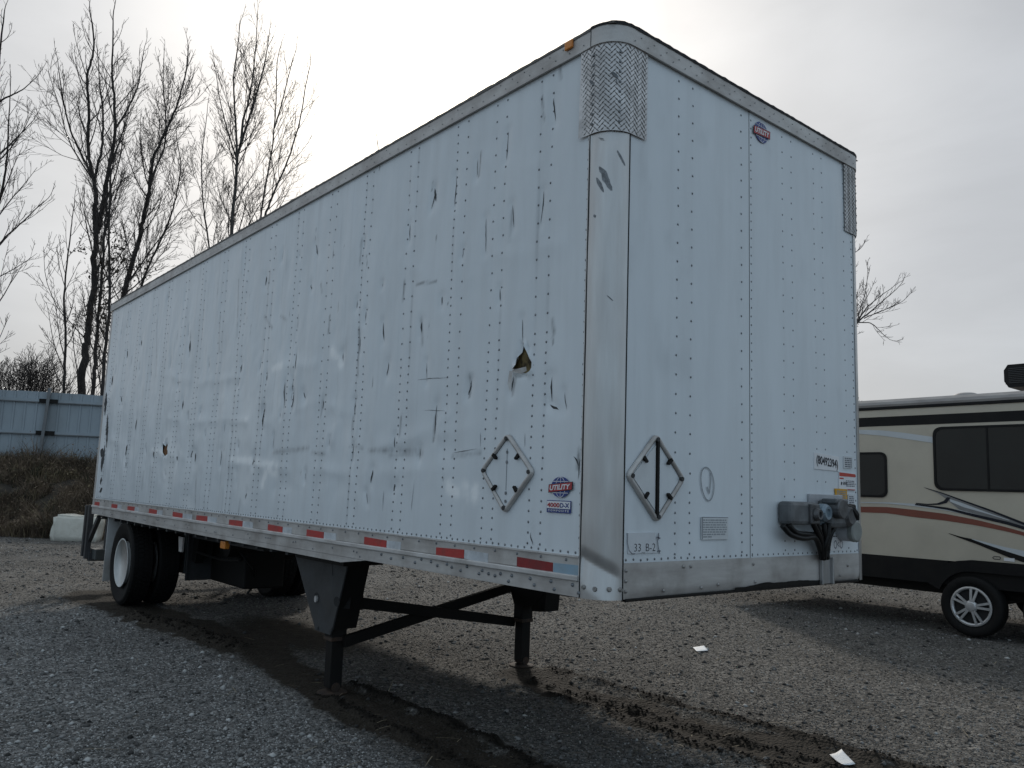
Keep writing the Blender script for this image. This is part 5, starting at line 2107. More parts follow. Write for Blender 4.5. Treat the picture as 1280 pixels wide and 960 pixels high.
zroof = rp(1150, 498)[1]
zk0 = rp(1075, 510.3)[1]
zk1 = rp(1075, 513.8)[1]
zs0 = rp(1075, 522.5)[1]
zs1 = rp(1075, 533.8)[1]
zsk = rp(1085, 692.5)[1]
zbt = rp(1085, 720.2)[1]
YB = RY + 2.5
b = MB()
b.prism([(RVE + .12, zsk), (RVF, zsk), (RVF, zk0), (RVE + .25, zk0), (RVE, zk0 - .25), (RVE, zsk + .3)], lambda a, bb, o_: (a, RY + o_, bb), 0, 2.5)
rvb = b.build('body', M['rv_cream'], RV)
b = MB()
prof = [(0, zk0 + .001), (-.012, zk0 + .03), (.0, zroof - .02), (.05, zroof + .02), (.35, zroof + .05), (1.25, zroof + .09), (2.15, zroof + .05), (2.45, zroof + .02), (2.51, zroof - .02), (2.5, zk0 + .001)]
n = len(prof)
xsr = np.linspace(RVE + .2, RVF, 30)
for i, x in enumerate(xsr):
    for (o_, z) in prof:
        b.v.append((x, RY + o_, z + .006 * float(vnoise(np.array(x * 1.3), np.array(o_ * 2)))))
for i in range(len(xsr) - 1):
    for j in range(n - 1):
        b.f.append((i * n + j, (i + 1) * n + j, (i + 1) * n + j + 1, i * n + j + 1))
b.f.append(tuple(range(n)))
b.f.append(tuple((len(xsr) - 1) * n + j for j in range(n)))
b.build('roof_membrane', M['rv_roof'], RV, smooth=False)
b = MB()
b.box((RVE + .2, RY - .016, zk1), (RVF, RY + .01, zk0), .004)
b.build('gutter_rail', M['rv_black'], RV)
b = MB()
b.box((RVE + .1, RY - .004, zs1), (RVF, RY + .01, zs0))
b.build('upper_band', M['rv_black'], RV)
b = MB()
b.box((RVE + .12, RY + .012, zbt), (RVF, RY + 2.49, zsk))
b.box((RVE + .12, RY - .006, zbt), (rp(1186, 720)[0], RY + .02, zsk))
b.box((rp(1205, 720)[0] + 1.6, RY - .006, zbt), (RVF, RY + .02, zsk))
b.build('lower_skirt', M['rv_black'], RV)


def strip_px(top, bot, m, nm, off, par):
    b = MB()
    tp, bp = [rp(*p) for p in top], [rp(*p) for p in bot]
    n = 36

    def samp(pl, t):
        xs_ = [p[0] for p in pl]
        X_ = xs_[0] + (xs_[-1] - xs_[0]) * t
        # smooth (cosine-free) interpolation through the given points
        return X_, float(np.interp(X_, xs_, [p[1] for p in pl]))
    for i in range(n + 1):
        a, c = samp(tp, i / n), samp(bp, i / n)
        b.v += [rvf(a[0], a[1], off), rvf(c[0], c[1], off)]
    for i in range(n):
        b.f.append((2 * i, 2 * i + 1, 2 * i + 3, 2 * i + 2))
    return b.build(nm, M[m], par)


strip_px([(1000, 536.5), (1074, 537.2), (1102, 538), (1130, 541), (1165, 546), (1172, 547)], [(1000, 541), (1074, 542.3), (1102, 544.5), (1134, 549), (1165, 553.4), (1172, 554.5)], 'rv_white', 'white_swoosh', .005, rvb)
strip_px([(1000, 634), (1076, 633.3), (1110, 633.8), (1140, 637), (1180, 642), (1220, 649.5), (1260, 659.5), (1300, 671), (1400, 712)], [(1000, 641), (1076, 640.3), (1110, 641.5), (1140, 646), (1180, 650.5), (1220, 656.5), (1260, 664.5), (1300, 675), (1400, 715)], 'rv_red', 'red_stripe', .005, rvb)
# grey and navy sweep above the red stripe
strip_px([(1076, 627.5), (1110, 627.8), (1145, 629.8), (1180, 634), (1220, 641), (1260, 650.5), (1330, 672)], [(1076, 628.5), (1110, 629.5), (1145, 633), (1180, 637.5), (1220, 646), (1260, 656), (1330, 676)], 'rv_white', 'pale_stripe', .0052, rvb)
strip_px([(1155, 609), (1170, 613.6), (1185, 619), (1210, 628), (1250, 642.5), (1280, 654), (1330, 674)], [(1155, 609.6), (1172, 616), (1182, 623), (1200, 637.5), (1240, 648), (1280, 660.5), (1330, 678)], 'rv_grey', 'grey_sweep', .006, rvb)
strip_px([(1144, 630), (1165, 632), (1185, 634.5), (1220, 643), (1260, 652), (1290, 661)], [(1144, 631.4), (1165, 634.3), (1185, 637.5), (1220, 646.5), (1260, 656), (1290, 665)], 'rv_navy', 'navy_stripe', .007, rvb)
strip_px([(1157, 609.5), (1178, 615.7), (1200, 623.5), (1240, 637.5), (1280, 653), (1300, 661)], [(1157, 610.2), (1178, 617), (1200, 625.5), (1240, 640), (1280, 656.3), (1300, 665)], 'rv_navy', 'navy_stripe', .0072, rvb)
strip_px([(1145, 628.5), (1160, 629.8), (1172, 629), (1180, 626), (1184, 621.5)], [(1145, 630), (1160, 631.3), (1174, 631), (1184, 628.5), (1188.5, 622)], 'rv_navy', 'navy_stripe', .0068, rvb)
strip_px([(1188, 624), (1205, 629.5), (1230, 639), (1262, 650)], [(1188, 627), (1205, 634), (1230, 641), (1262, 650.8)], 'rv_white', 'pale_stripe', .0078, rvb)
strip_px([(1186, 666.5), (1202, 671), (1222, 675), (1245, 682), (1275, 690.5), (1330, 706)], [(1186, 667), (1200, 672.5), (1222, 680.5), (1245, 690), (1262, 697), (1330, 720)], 'rv_black', 'dark_wedge', .006, rvb)
strip_px([(1215, 673.5), (1230, 677), (1255, 683.5), (1280, 688.5), (1330, 700)], [(1215, 674), (1230, 679.5), (1255, 688), (1280, 696), (1330, 712)], 'rv_white', 'pale_stripe', .007, rvb)
strip_px([(1255, 697), (1261, 697.5), (1268.5, 698)], [(1255, 701), (1261, 701.5), (1268.5, 702.5)], 'sticker_white', 'label', .0075, rvb)
# small outlined badge
b = MB()
q = [rp(u, v_) for u, v_ in ((1241, 697), (1243, 695.5), (1250, 696), (1251, 697.5), (1250, 699.3), (1243, 698.8), (1241, 697))]
for (p0, p1) in zip(q[:-1], q[1:]):
    p0, p1 = Vector(p0), Vector(p1)
    d = (p1 - p0).normalized()
    s = Vector((-d.y, d.x)) * .004
    b.quad([rvf(*(p0 + s), .0075), rvf(*(p1 + s), .0075), rvf(*(p1 - s), .0075), rvf(*(p0 - s), .0075)])
b.build('badge', M['ink'], rvb)


def rv_window(u0, v0, u1, v1, r, nm, x1=None, split=None):
    p0, p1 = rp(u0, v0), rp(u1, v1)
    xa, xb = (p0[0], x1) if x1 else (p0[0], p1[0])
    za, zb_ = p1[1], p0[1]
    poly = rounded([(xa, za), (xb, za), (xb, zb_), (xa, zb_)], r, 6)
    c = Vector(((xa + xb) / 2, (za + zb_) / 2))
    f = MB()
    n = len(poly)
    inner = []
    for (a, bb) in poly:
        inner.append((c.x + (a - c.x) * (1 - .03 / (xb - xa) * 2), c.y + (bb - c.y) * (1 - .03 / (zb_ - za) * 2)))
    for i in range(n):
        f.v += [rvf(*poly[i], .003), rvf(*poly[i], .018), rvf(*inner[i], .018), rvf(*inner[i], .008)]
    for i in range(n):
        j = (i + 1) % n
        for k_ in range(3):
            f.f.append((i * 4 + k_, j * 4 + k_, j * 4 + k_ + 1, i * 4 + k_ + 1))
    w = f.build(nm, M['rv_black'], rvb)
    g = MB()
    g.prism(inner, rvf, .004, .009)
    g.build('pane', M['glass'], w)
    if split:
        xm = rp(*split)[0]
        s = MB()
        s.box((xm - .012, RY - .015, za + .02), (xm + .012, RY - .008, zb_ - .02))
        s.build('mullion', M['rv_black'], w)
    return w


rv_window(1166, 534, 1172, 613, .12, 'window', x1=rp(1330, 560)[0], split=(1235, 570))
pw = rp(1110, 566)
rv_window(1072 - 36, 566, 1110, 622, .10, 'window')


# wheels with machined alloy spokes
TRV = [(.24, -.09), (.30, -.105), (.345, -.105), (.362, -.085), (.368, -.04), (.368, .04), (.362, .085), (.345, .105), (.24, .10)]
rvt_me = MB().lathe(TRV, (0, 0, 0), 'y', 48, close=True).mesh('tyre')
rvt_me.materials.append(M['rubber'])
rvt_me.shade_smooth()
rim = MB().lathe([(.243, -.085), (.241, -.098), (.224, -.098), (.205, -.085), (.20, .06), (.10, .07)], (0, 0, 0), 'y', 44)
# lip and spoke face
al = MB()
al.lathe([(.242, -.088), (.240, -.100), (.222, -.103), (.207, -.092), (.204, -.07)], (0, 0, 0), 'y', 44)
al.f = [f for f in al.f if len(f) == 4]
al.lathe([(.075, -.075), (.072, -.098), (.05, -.112), (.02, -.115)], (0, 0, 0), 'y', 20)
for k_ in range(5):
    t0 = math.pi / 2 + 2 * math.pi * k_ / 5 + .10
    for s_ in (-.17, .17):
        t1, t2 = t0 + s_ * 1.1, t0 + s_ * .75
        al.bar((.06 * math.cos(t1), -.098, .06 * math.sin(t1)), (.214 * math.cos(t0 + s_ * 1.0), -.092, .214 * math.sin(t0 + s_ * 1.0)), .020, .028, up=(math.sin(t0), 0, -math.cos(t0)))
rimdark = MB().lathe([(.203, -.06), (.203, .05), (.06, .055)], (0, 0, 0), 'y', 40)
rimdark_me = rimdark.mesh('barrel')
rimdark_me.materials.append(M['gap'])
al_me = al.mesh('spokes')
al_me.materials.append(M['alloy'])
HX = rp(1216.5, 758.5)[0]
for dx in (0, .93):
    o_ = bpy.data.objects.new('tyre', rvt_me)
    COL.objects.link(o_)
    o_.parent = RV
    o_.location = (HX + dx - RV.location.x, RY + .03 - RV.location.y, .368)
    o_.rotation_euler = (0, .3 + dx, 0)
    for nm, me in (('barrel', rimdark_me), ('alloy_rim', al_me)):
        c_ = bpy.data.objects.new(nm, me)
        COL.objects.link(c_)
        c_.parent = o_
    # far-side mate
    m_ = o_.copy()
    COL.objects.link(m_)
    m_.parent = RV
    m_.location = (HX + dx - RV.location.x, YB - .03 - RV.location.y, .368)
    m_.rotation_euler = (0, 0, math.pi)
# fender flare over the wheels
b = MB()
outer = [rp(u, v_) for u, v_ in ((1163, 729), (1167, 720), (1175, 711), (1186, 704), (1198, 701), (1215, 700))]
outer += [(HX + .93 + .1, rp(1215, 700)[1]), (HX + .93 + .33, rp(1215, 701)[1] - .03), (HX + .93 + .5, rp(1215, 701)[1] - .14), (HX + .93 + .56, zbt)]
inner = [(HX + .93 + .42, zbt)] + [(HX + .93 + .41 * math.cos(t), .37 + .42 * math.sin(t)) for t in np.linspace(.35, 1.5, 7)] + [(HX + .41 * math.cos(t), .37 + .42 * math.sin(t)) for t in np.linspace(1.6, 2.75, 7)]
poly = outer + inner
n = len(poly)
for (off) in (-.02, .035, .05):
    b.v += [rvf(a, bb, off) for a, bb in poly]
for k_ in range(2):
    for i in range(n):
        j = (i + 1) % n
        b.f.append((k_ * n + i, k_ * n + j, (k_ + 1) * n + j, (k_ + 1) * n + i))
b.f.append(tuple(range(2 * n, 3 * n)))
b.build('fender', M['rv_black'], RV)
b = MB()
b.box((RVE + .3, RY + .25, zbt - .14), (RVF, RY + .33, zbt))
b.box((RVE + .3, YB - .33, zbt - .14), (RVF, YB - .25, zbt))
for dx in (0, .93):
    b.tube([(HX + dx, RY + .05, .36), (HX + dx, YB - .05, .36)], .04, 10)
b.build('chassis', M['black'], RV)
b = MB()
p = on_y(1098, 722, RY + .3)
b.tube([(p.x, RY + .3, zbt + .02), (p.x, RY + .3, zbt - .11)], .022, 8)
b.tube([(p.x + .05, RY + .3, zbt + .02), (p.x + .05, RY + .3, zbt - .05)], .012, 6)
b.build('stabiliser_jack', M['black'], RV)
# things on its roof
b = MB()
p = on_y(1267, 487, RY + 1.25)
q = on_y(1267, 460, RY + 1.25)
hz = q.z - p.z
yc = RY + 1.25
xl = p.x
prof = [(xl, p.z + hz * .25), (xl, p.z + hz * .75), (xl + .05, q.z), (xl + .95, q.z), (xl + 1.0, q.z - .08), (xl + 1.0, p.z + .05), (xl + .9, p.z - .01), (xl + .05, p.z - .01)]
b.prism(prof, lambda a, bb, o_: (a, yc + o_, bb), -.33, .33)
ac = b.build('air_conditioner', M['rv_black'], RV)
b = MB()
for i in range(9):
    z = p.z + hz * (.15 + .08 * i)
    b.box((xl + .06, yc - .345, z), (xl + .9, yc - .331, z + hz * .035))
    b.box((xl - .012, yc - .25, z), (xl - .001, yc + .25, z + hz * .035))
b.build_each('louvre', M['frame_grey'], ac)
b = MB()
p = on_y(1208, 493, RY + .55)
b.lathe([(.17, 0), (.16, .03), (.10, .055), (.03, .062)], (p.x, RY + .55, zroof + .045), 'z', 20)
b.build('roof_vent', M['rv_roof'], RV, smooth=True)

# ================================================================== BANK, FENCE, WEEDS, BALE
def cp(depth, lat, z=0.0):
    v = CAM + FH * depth + RH * lat
    return Vector((v[0], v[1], z))


def fence_line(u):
    """depth of the fence at image column u (it recedes slightly to the right)"""
    return 25.0 + (u - 0) * .0075


BANK_H = 1.72


def bank_z(depth, lat):
    foot = 20.3 + .012 * (lat + 17) * 2 + .5 * fbm(lat * .25, depth * 0 + 3., 3)
    t = np.clip((depth - foot) / 4.2, 0, 1)
    t = t * t * (3 - 2 * t)
    return BANK_H * t + .16 * t * fbm(lat * .9, depth * .9, 4) - .06 * (1 - np.clip((depth - foot + 1) / 1, 0, 1))


dp, lt = np.meshgrid(np.concatenate([np.linspace(18.6, 26, 50), [28, 33, 42, 60, 110, 260, 600]]), np.concatenate([[-420, -150, -60, -38], np.linspace(-26, 14, 140), [18, 25, 40, 80, 200, 420]]), indexing='ij')
Zb = bank_z(dp, lt)
Zb = np.where(dp <= 18.61, -.1, Zb)
V = CAM[None, None, :] + FH * dp[..., None] + RH * lt[..., None]
V[..., 2] = Zb
me = np_mesh('bank', V.reshape(-1, 3), grid_faces(*dp.shape))
link('bank', me, M['berm'], kind='structure', smooth=True)

# dry weeds and grass on the bank, one mass
def weeds():
    n = 24000
    d = 19.9 + 5.2 * RNG.random(n)
    l = -25 + 33 * RNG.random(n)
    # most of the plants where the bank is in view
    l[: n * 3 // 4] = -18 + 7.5 * RNG.random(n * 3 // 4)
    clump = fbm(l * .8, d * .8, 3)
    z = bank_z(d, l)
    keep = (clump > -.42) & (z > .01)
    d, l, z, clump = d[keep], l[keep], z[keep], clump[keep]
    n = len(d)
    topness = np.clip(z / BANK_H, 0, 1)
    h = (.16 + .40 * RNG.random(n) ** 1.5) * (.55 + 1.2 * np.clip(clump + .3, 0, 1))
    tall = RNG.random(n) < .09
    h[tall] *= 1.5
    kinds = [('weed', RNG.random(n) < .72), ]
    pick = RNG.random(n)
    green = pick < .08 * (.3 + 1.3 * topness)
    tanm = fbm(l * 1.1 + 30, d * 1.1, 3) > .30
    tan = (~green) & (((pick > .90) | (tanm & (pick > .4))))
    base = CAM + FH * d[:, None] + RH * l[:, None]
    base[:, 2] = z - .03
    th = RNG.random(n) * 6.283
    lean = .35 * RNG.standard_normal((n, 2))
    # every plant: four bent blades / twigs, each blade a two-segment tapered strip
    out = {'weed': [], 'weed_green': [], 'weed_tan': []}
    for j in range(5):
        a = th + j * 1.31 + .4 * RNG.standard_normal(n)
        w = (.004 + .008 * RNG.random(n)) * (1 + .8 * green)
        hh = h * (.6 + .5 * RNG.random(n))
        dirx, diry = np.cos(a), np.sin(a)
        spread = hh * (.25 + .35 * RNG.random(n))
        p0 = base + np.stack([dirx, diry, 0 * a], 1) * .04
        p1 = p0 + np.stack([dirx * spread * .4 + lean[:, 0] * hh * .3, diry * spread * .4 + lean[:, 1] * hh * .3, hh * .6], 1)
        p2 = p0 + np.stack([dirx * spread + lean[:, 0] * hh, diry * spread + lean[:, 1] * hh, hh], 1)
        s = np.stack([-diry, dirx, 0 * a], 1) * w[:, None]
        Q = np.stack([p0 - s, p0 + s, p1 + s * .8, p1 - s * .8, p2], 1)
        for nm, msk in (('weed', ~green & ~tan), ('weed_green', green), ('weed_tan', tan)):
            out[nm].append(Q[msk])
        # seed heads / leaflets
        if j < 3:
            g = RNG.random(n) < .7
            c = p1[g] + (p2[g] - p1[g]) * RNG.random((g.sum(), 1))
            k = g.sum()
            e1 = RNG.standard_normal((k, 3)) * .019
            e2 = RNG.standard_normal((k, 3)) * .011
            Q2 = np.stack([c - e1, c + e2, c + e1, c - e2, c - e2 * 1.2], 1)
            for nm, msk in (('weed', (~green & ~tan)[g]), ('weed_green', green[g]), ('weed_tan', tan[g])):
                out[nm].append(Q2[msk])
    for nm, lab in (('weed', 'dry_weeds'), ('weed_green', 'dull_green_weeds'), ('weed_tan', 'tan_grass')):
        Q = np.concatenate(out[nm])
        k = len(Q)
        F = np.array([(0, 1, 2), (0, 2, 3), (3, 2, 4)])[None] + 5 * np.arange(k)[:, None, None]
        link(lab, np_mesh(lab, Q.reshape(-1, 3), F.reshape(-1, 3)), M[nm], kind='stuff')


weeds()

# sheet metal fence: separate sheets, rails and posts, one fence
FT0 = at_depth(0, 487.5, fence_line(0))
FT1 = at_depth(129, 495.0, fence_line(129))
fdir = Vector((FT1.x - FT0.x, FT1.y - FT0.y, 0)).normalized()
fnrm = Vector((fdir.y, -fdir.x, 0))
if fnrm.dot(Vector(CAM) - FT0) < 0:
    fnrm = -fnrm
ztop = (FT0.z + FT1.z) / 2
slope = (FT1.z - FT0.z) / (Vector((FT1.x, FT1.y)) - Vector((FT0.x, FT0.y))).length
PF = Vector((FT0.x, FT0.y, 0))
FENCE = empty('metal_fence', PF + fdir * 3, 'blue grey sheet metal fence on the weedy bank behind the trailer', 'fence')


def fpt(s, out, z):
    p = PF + fdir * s + fnrm * out
    return (p.x, p.y, z + slope * s)


HF = 2.55
ps = (Vector((on_y(57, 540, 0).x, 0, 0)))
# arc position of the post seen at column 57
pp57 = at_depth(57, 540, fence_line(57))
s57 = (Vector((pp57.x, pp57.y, 0)) - PF).dot(fdir)
rib_me = {}
SH = .92
k0 = -9
for k_ in range(-9, 22):
    s0 = s57 + k_ * SH + .02
    b = MB()
    prof = []
    for q in range(3):
        t = s0 + q * SH / 3
        prof += [(t, 0), (t + .22, 0), (t + .235, .022), (t + .285, .022), (t + .30, 0)]
    prof.append((s0 + SH + .02, .0))
    jz = random.uniform(-.012, .012)
    yo = .003 * (k_ % 2)
    n = len(prof)
    for (t, o_) in prof:
        b.v += [fpt(t, o_ + yo, ztop + jz), fpt(t, o_ + yo, ztop - HF)]
    for i in range(n - 1):
        b.f.append((2 * i, 2 * i + 1, 2 * i + 3, 2 * i + 2))
    b.build('fence_panel', M['fence'], FENCE)
smin, smax = s57 - 9 * SH, s57 + 22 * SH
z1 = ztop - (FT0 - at_depth(0, 497.0, fence_line(0))).z
z1 = at_depth(0, 498.0, fence_line(0)).z
z2 = at_depth(0, 538.5, fence_line(0)).z
for zr in (z1, z2):
    b = MB()
    b.bar(fpt(smin, .055, zr), fpt(smax, .055, zr), .05, .085)
    rl = b.build('fence_rail', M['fence'], FENCE)
    b = MB()
    b.bar(fpt(smin, .083, zr - .05), fpt(smax, .083, zr - .05), .012, .03)
    b.build('rail_flange', M['fence_post'], rl)
for j in (-3, -2, -1, 0, 1, 2, 3, 4, 5):
    s = s57 + j * 2.98
    b = MB()
    b.bar(fpt(s, .11, ztop + .12), fpt(s - .09, .14, ztop - HF), .085, .085, up=tuple(fnrm))
    b.build('fence_post', M['fence_post'], FENCE)
    b = MB()
    for zr in (z1, z2):
        b.bar(fpt(s - .26, .09, zr - .01), fpt(s + .26, .09, zr - .01), .03, .13)
    b.build_each('bracket', M['black'], FENCE)

# wrapped bale on the ground at the foot of the bank
b0 = at_depth(67, 681, 20.0)
bx = bmesh.new()
bmesh.ops.create_cube(bx, size=1)
bmesh.ops.bevel(bx, geom=bx.edges[:], offset=.10, segments=3, affect='EDGES')
bmesh.ops.subdivide_edges(bx, edges=bx.edges[:], cuts=3, use_grid_fill=True)
BW, BD, BH = 1.05, .60, .74
for w in bx.verts:
    c = w.co
    nn = float(fbm(np.array(c.x * 2.6 + c.y * 1.3 + 4), np.array(c.z * 2.6 + c.y * 1.7), 3))
    sag = .05 * (1 - abs(c.x) * 2) * (c.z > .4)
    q = Vector((c.x * BW, c.y * BD, c.z * BH))
    q *= 1 + .11 * nn
    q.z -= sag
    w.co = q
bm_ = bpy.data.meshes.new('wrapped_bale')
bx.to_mesh(bm_)
bx.free()
bc = CAM + FH * 20.3 + RH * ((74 - 640) / FPX * 20.0 + BW / 2 + .10)
ob = link('wrapped_bale', bm_, M['wrap'], smooth=True, label='off white plastic wrapped bale on the ground behind the trailer rear', cat='bale')
ob.location = (bc[0], bc[1], b0.z + BH / 2)
ob.rotation_euler = (0, 0, YAW + .1)


# ================================================================== TREES
class Tubes:
    def __init__(s):
        s.V, s.F, s.n = [], [], 0

    def add(s, pts, rads, sides):
        k = len(pts)
        P = np.array(pts, float)
        T = np.gradient(P, axis=0)
        T /= np.linalg.norm(T, axis=1)[:, None] + 1e-9
        ref = np.array([.31, .23, .15]) if abs(T[0, 2]) > .8 else np.array([0, 0, 1.0])
        A = np.cross(T, ref)
        A /= np.linalg.norm(A, axis=1)[:, None] + 1e-9
        B = np.cross(T, A)
        th = np.arange(sides) * 2 * math.pi / sides
        R_ = np.asarray(rads)[:, None, None]
        V = P[:, None] + (A[:, None] * np.cos(th)[None, :, None] + B[:, None] * np.sin(th)[None, :, None]) * R_
        s.V.append(V.reshape(-1, 3))
        i = np.arange(k - 1)[:, None] * sides
        j = np.arange(sides)[None]
        j2 = (j + 1) % sides
        F = np.stack([i + j, i + j2, i + sides + j2, i + sides + j], 2).reshape(-1, 4) + s.n
        s.F.append(F)
        s.n += k * sides

    def build(s, name, m, parent):
        me = np_mesh(name, np.concatenate(s.V), np.concatenate(s.F))
        return link(name, me, m, parent, smooth=True)


def rvec(r):
    return np.array([r.gauss(0, 1), r.gauss(0, 1), r.gauss(0, 1)])


def nrmz(v):
    return v / (np.linalg.norm(v) + 1e-9)


def branch(T, p, d, L_, r0, lvl, rnd, up, dens):
    k = 6 if lvl == 1 else (4 if lvl == 2 else 3)
    pts = [p]
    q = p.copy()
    dd = d.copy()
    st = L_ / k
    for i in range(k):
        dd = nrmz(dd + rvec(rnd) * (.075 if lvl < 3 else .11) + np.array([0, 0, up * (.16 if lvl == 1 else .10)]))
        q = q + dd * st
        pts.append(q)
    rm = max(.0055, r0 * .25)
    rad = [r0 + (rm - r0) * (i / k) for i in range(k + 1)]
    T.add(pts, rad, 5 if lvl == 1 else 3)
    if lvl >= 4:
        return
    gap = (.23, .17, .15)[lvl - 1] / dens
    n = int(L_ / gap)
    n = min(n, (18, 9, 3)[lvl - 1])
    for i in range(n):
        t = .18 + .8 * (i + rnd.random()) / max(1, n)
        f = t * k
        a = min(int(f), k - 1)
        bp = pts[a] + (pts[a + 1] - pts[a]) * (f - a)
        tan = nrmz(pts[a + 1] - pts[a])
        perp = nrmz(np.cross(tan, rvec(rnd)))
        ang = math.radians(rnd.uniform(20, 46))
        nd_ = nrmz(tan * math.cos(ang) + perp * math.sin(ang))
        ln = L_ * rnd.uniform(.32, .60) * (1.1 - .6 * t)
        if lvl == 3:
            ln = min(ln, .45)
        if ln < .08:
            continue
        branch(T, bp, nd_, ln, max(.0062, rad[a] * .5), lvl + 1, rnd, up, dens)


def tree(label, depth, stems, m_trunk='bark', seed=1, dens=1.0, blen=1.0, up=1.0, leaves=None, name='bare_tree', group='bare trees beyond the fence', tmin=.22):
    """stems: list of (pixel path, base width px, tip width px, depth offset, base fraction joining another stem)"""
    rnd = random.Random(seed)
    tk, cr = Tubes(), Tubes()
    foot = None
    for si, (path, w0, w1, dz) in enumerate(stems):
        P = [np.array(at_depth(u, v, depth + dz * (i / max(1, len(path) - 1)))) for i, (u, v) in enumerate(path)]
        if si == 0:
            base = P[0].copy()
            base[2] = 0.9
            foot = base
            P = [base - np.array([0, 0, 1.5])] + [base + (P[0] - base) * .5] + P
        # resample smoothly
        sm = [np.array(q) for q in spline([Vector(q) for q in P], 5)]
        k = len(sm)
        r0, r1 = w0 / FPX * depth / 2, w1 / FPX * depth / 2
        rad = [r0 + (r1 - r0) * (i / (k - 1)) ** .8 for i in range(k)]
        sm = [q + (rvec(rnd) * rad[i] * .22 if 0 < i < k - 1 else 0) for i, q in enumerate(sm)]
        tk.add(sm, rad, 8 if w0 > 5 else 6)
        Ls = sum(np.linalg.norm(sm[i + 1] - sm[i]) for i in range(k - 1))
        acc = np.cumsum([0] + [np.linalg.norm(sm[i + 1] - sm[i]) for i in range(k - 1)])
        n = int(Ls * 2.5 * dens)
        t_lo = tmin if si == 0 else .06
        for i in range(n):
            t = t_lo + (1 - t_lo) * (i + rnd.random()) / n
            a = min(int(np.searchsorted(acc, t * Ls)) - 1, k - 2)
            a = max(a, 0)
            f = (t * Ls - acc[a]) / (acc[a + 1] - acc[a] + 1e-9)
            bp = sm[a] + (sm[a + 1] - sm[a]) * f
            tan = nrmz(sm[a + 1] - sm[a])
            perp = nrmz(np.cross(tan, rvec(rnd)))
            ang = math.radians(rnd.uniform(24, 46))
            d = nrmz(tan * math.cos(ang) + perp * math.sin(ang))
            remain = Ls * (1 - t)
            ln = blen * min(.5 + .55 * remain, rnd.uniform(1.5, 4.0)) * rnd.uniform(.6, 1.15)
            if t < .45 and si == 0:
                ln *= .8
            branch(cr, bp, d, ln, min(rad[a] * .45, .007 + .008 * ln), 1, rnd, up, dens)
        # leader
        branch(cr, sm[-1], nrmz(sm[-1] - sm[-2]), .9 * blen, r1, 1, rnd, up, dens)
    e = empty(name, (foot[0], foot[1], 0), label, 'tree', group)
    tk.build('trunk', M[m_trunk], e)
    cr.build('crown', M['twig'], e)
    if leaves:
        vs, fs = [], []
        for (u, v, ru, rv_, cnt) in leaves:
            for _ in range(int(cnt * 2.2)):
                c = np.array(at_depth(rnd.gauss(u, ru), rnd.gauss(v, rv_), depth + rnd.uniform(-.6, .6)))
                a_, b_ = rvec(rnd) * .036, rvec(rnd) * .026
                n = len(vs)
                vs += [tuple(c - a_), tuple(c + b_), tuple(c + a_), tuple(c - b_)]
                fs.append((n, n + 1, n + 2, n + 3))
        me = bpy.data.meshes.new('dead_leaves')
        me.from_pydata(vs, [], fs)
        link('dead_leaves', me, M['leaf_dead'], e, kind='stuff')
    return e


tree('tallest bare tree with thick dark trunk forking into three tall stems, beyond the fence', 29,
     [([(103, 482), (107, 440), (110, 415), (117, 360), (120, 302), (119, 265), (120, 240), (115, 215), (110, 185), (111, 140), (109, 95), (117, 65), (116, 35), (112, 14)], 11.5, 1.3, .5),
      ([(121, 292), (127, 265), (131, 240), (137, 205), (144, 162), (142, 118), (140, 88), (141, 50), (142, 14)], 7, 1.2, -1.2),
      ([(118, 222), (127, 185), (129, 145), (125, 110), (124, 95), (122, 66)], 4, 1.0, 1.4),
      ([(112, 215), (103, 195), (88, 163), (80, 130), (76, 105), (73, 85)], 3.2, .9, -1.6),
      ([(145, 160), (160, 135), (172, 108), (177, 80), (180, 62)], 3.2, .9, 1.2)], seed=3, dens=.72, blen=1.0)
tree('slim dark tree close to the right of the tallest trunk', 28,
     [([(117, 482), (119, 440), (122, 410), (127, 350), (130, 300), (133, 262), (136, 215), (148, 180), (158, 150), (163, 120)], 6, 1.0, 1.0),
      ([(131, 290), (137, 262), (139, 235), (136, 205), (130, 180)], 3.4, .9, -.8)], seed=5, dens=.7, blen=.8,
     leaves=[(112, 395, 14, 14, 60), (130, 380, 10, 20, 60), (125, 330, 10, 16, 40), (100, 310, 5, 5, 14)])
tree('dark tree rising just behind the rear top corner of the trailer', 27,
     [([(128, 490), (131, 440), (136, 390), (137, 340), (136, 300), (137, 265), (138, 225), (144, 195), (152, 170), (158, 140)], 5.2, 1.0, .6)], seed=8, dens=.8, blen=.8, tmin=.15,
     leaves=[(143, 320, 5, 12, 36), (155, 318, 6, 8, 30), (172, 335, 7, 7, 26), (132, 400, 5, 20, 40), (150, 300, 5, 10, 20)])
tree('leaning dark tree growing behind the trailer roof, right of the tallest tree', 30,
     [([(148, 430), (154, 375), (163, 335), (175, 295), (179, 272), (186, 240), (191, 200), (205, 170), (220, 135), (228, 108), (234, 82), (235, 58)], 9, 1.1, .8),
      ([(166, 395), (175, 365), (185, 335), (200, 302), (215, 265), (222, 235), (226, 205), (221, 175)], 3.6, .9, -1.0),
      ([(186, 232), (197, 205), (206, 180), (207, 145), (204, 105), (205, 70)], 3.0, .9, 1.2)], seed=12, dens=.9, blen=.95)
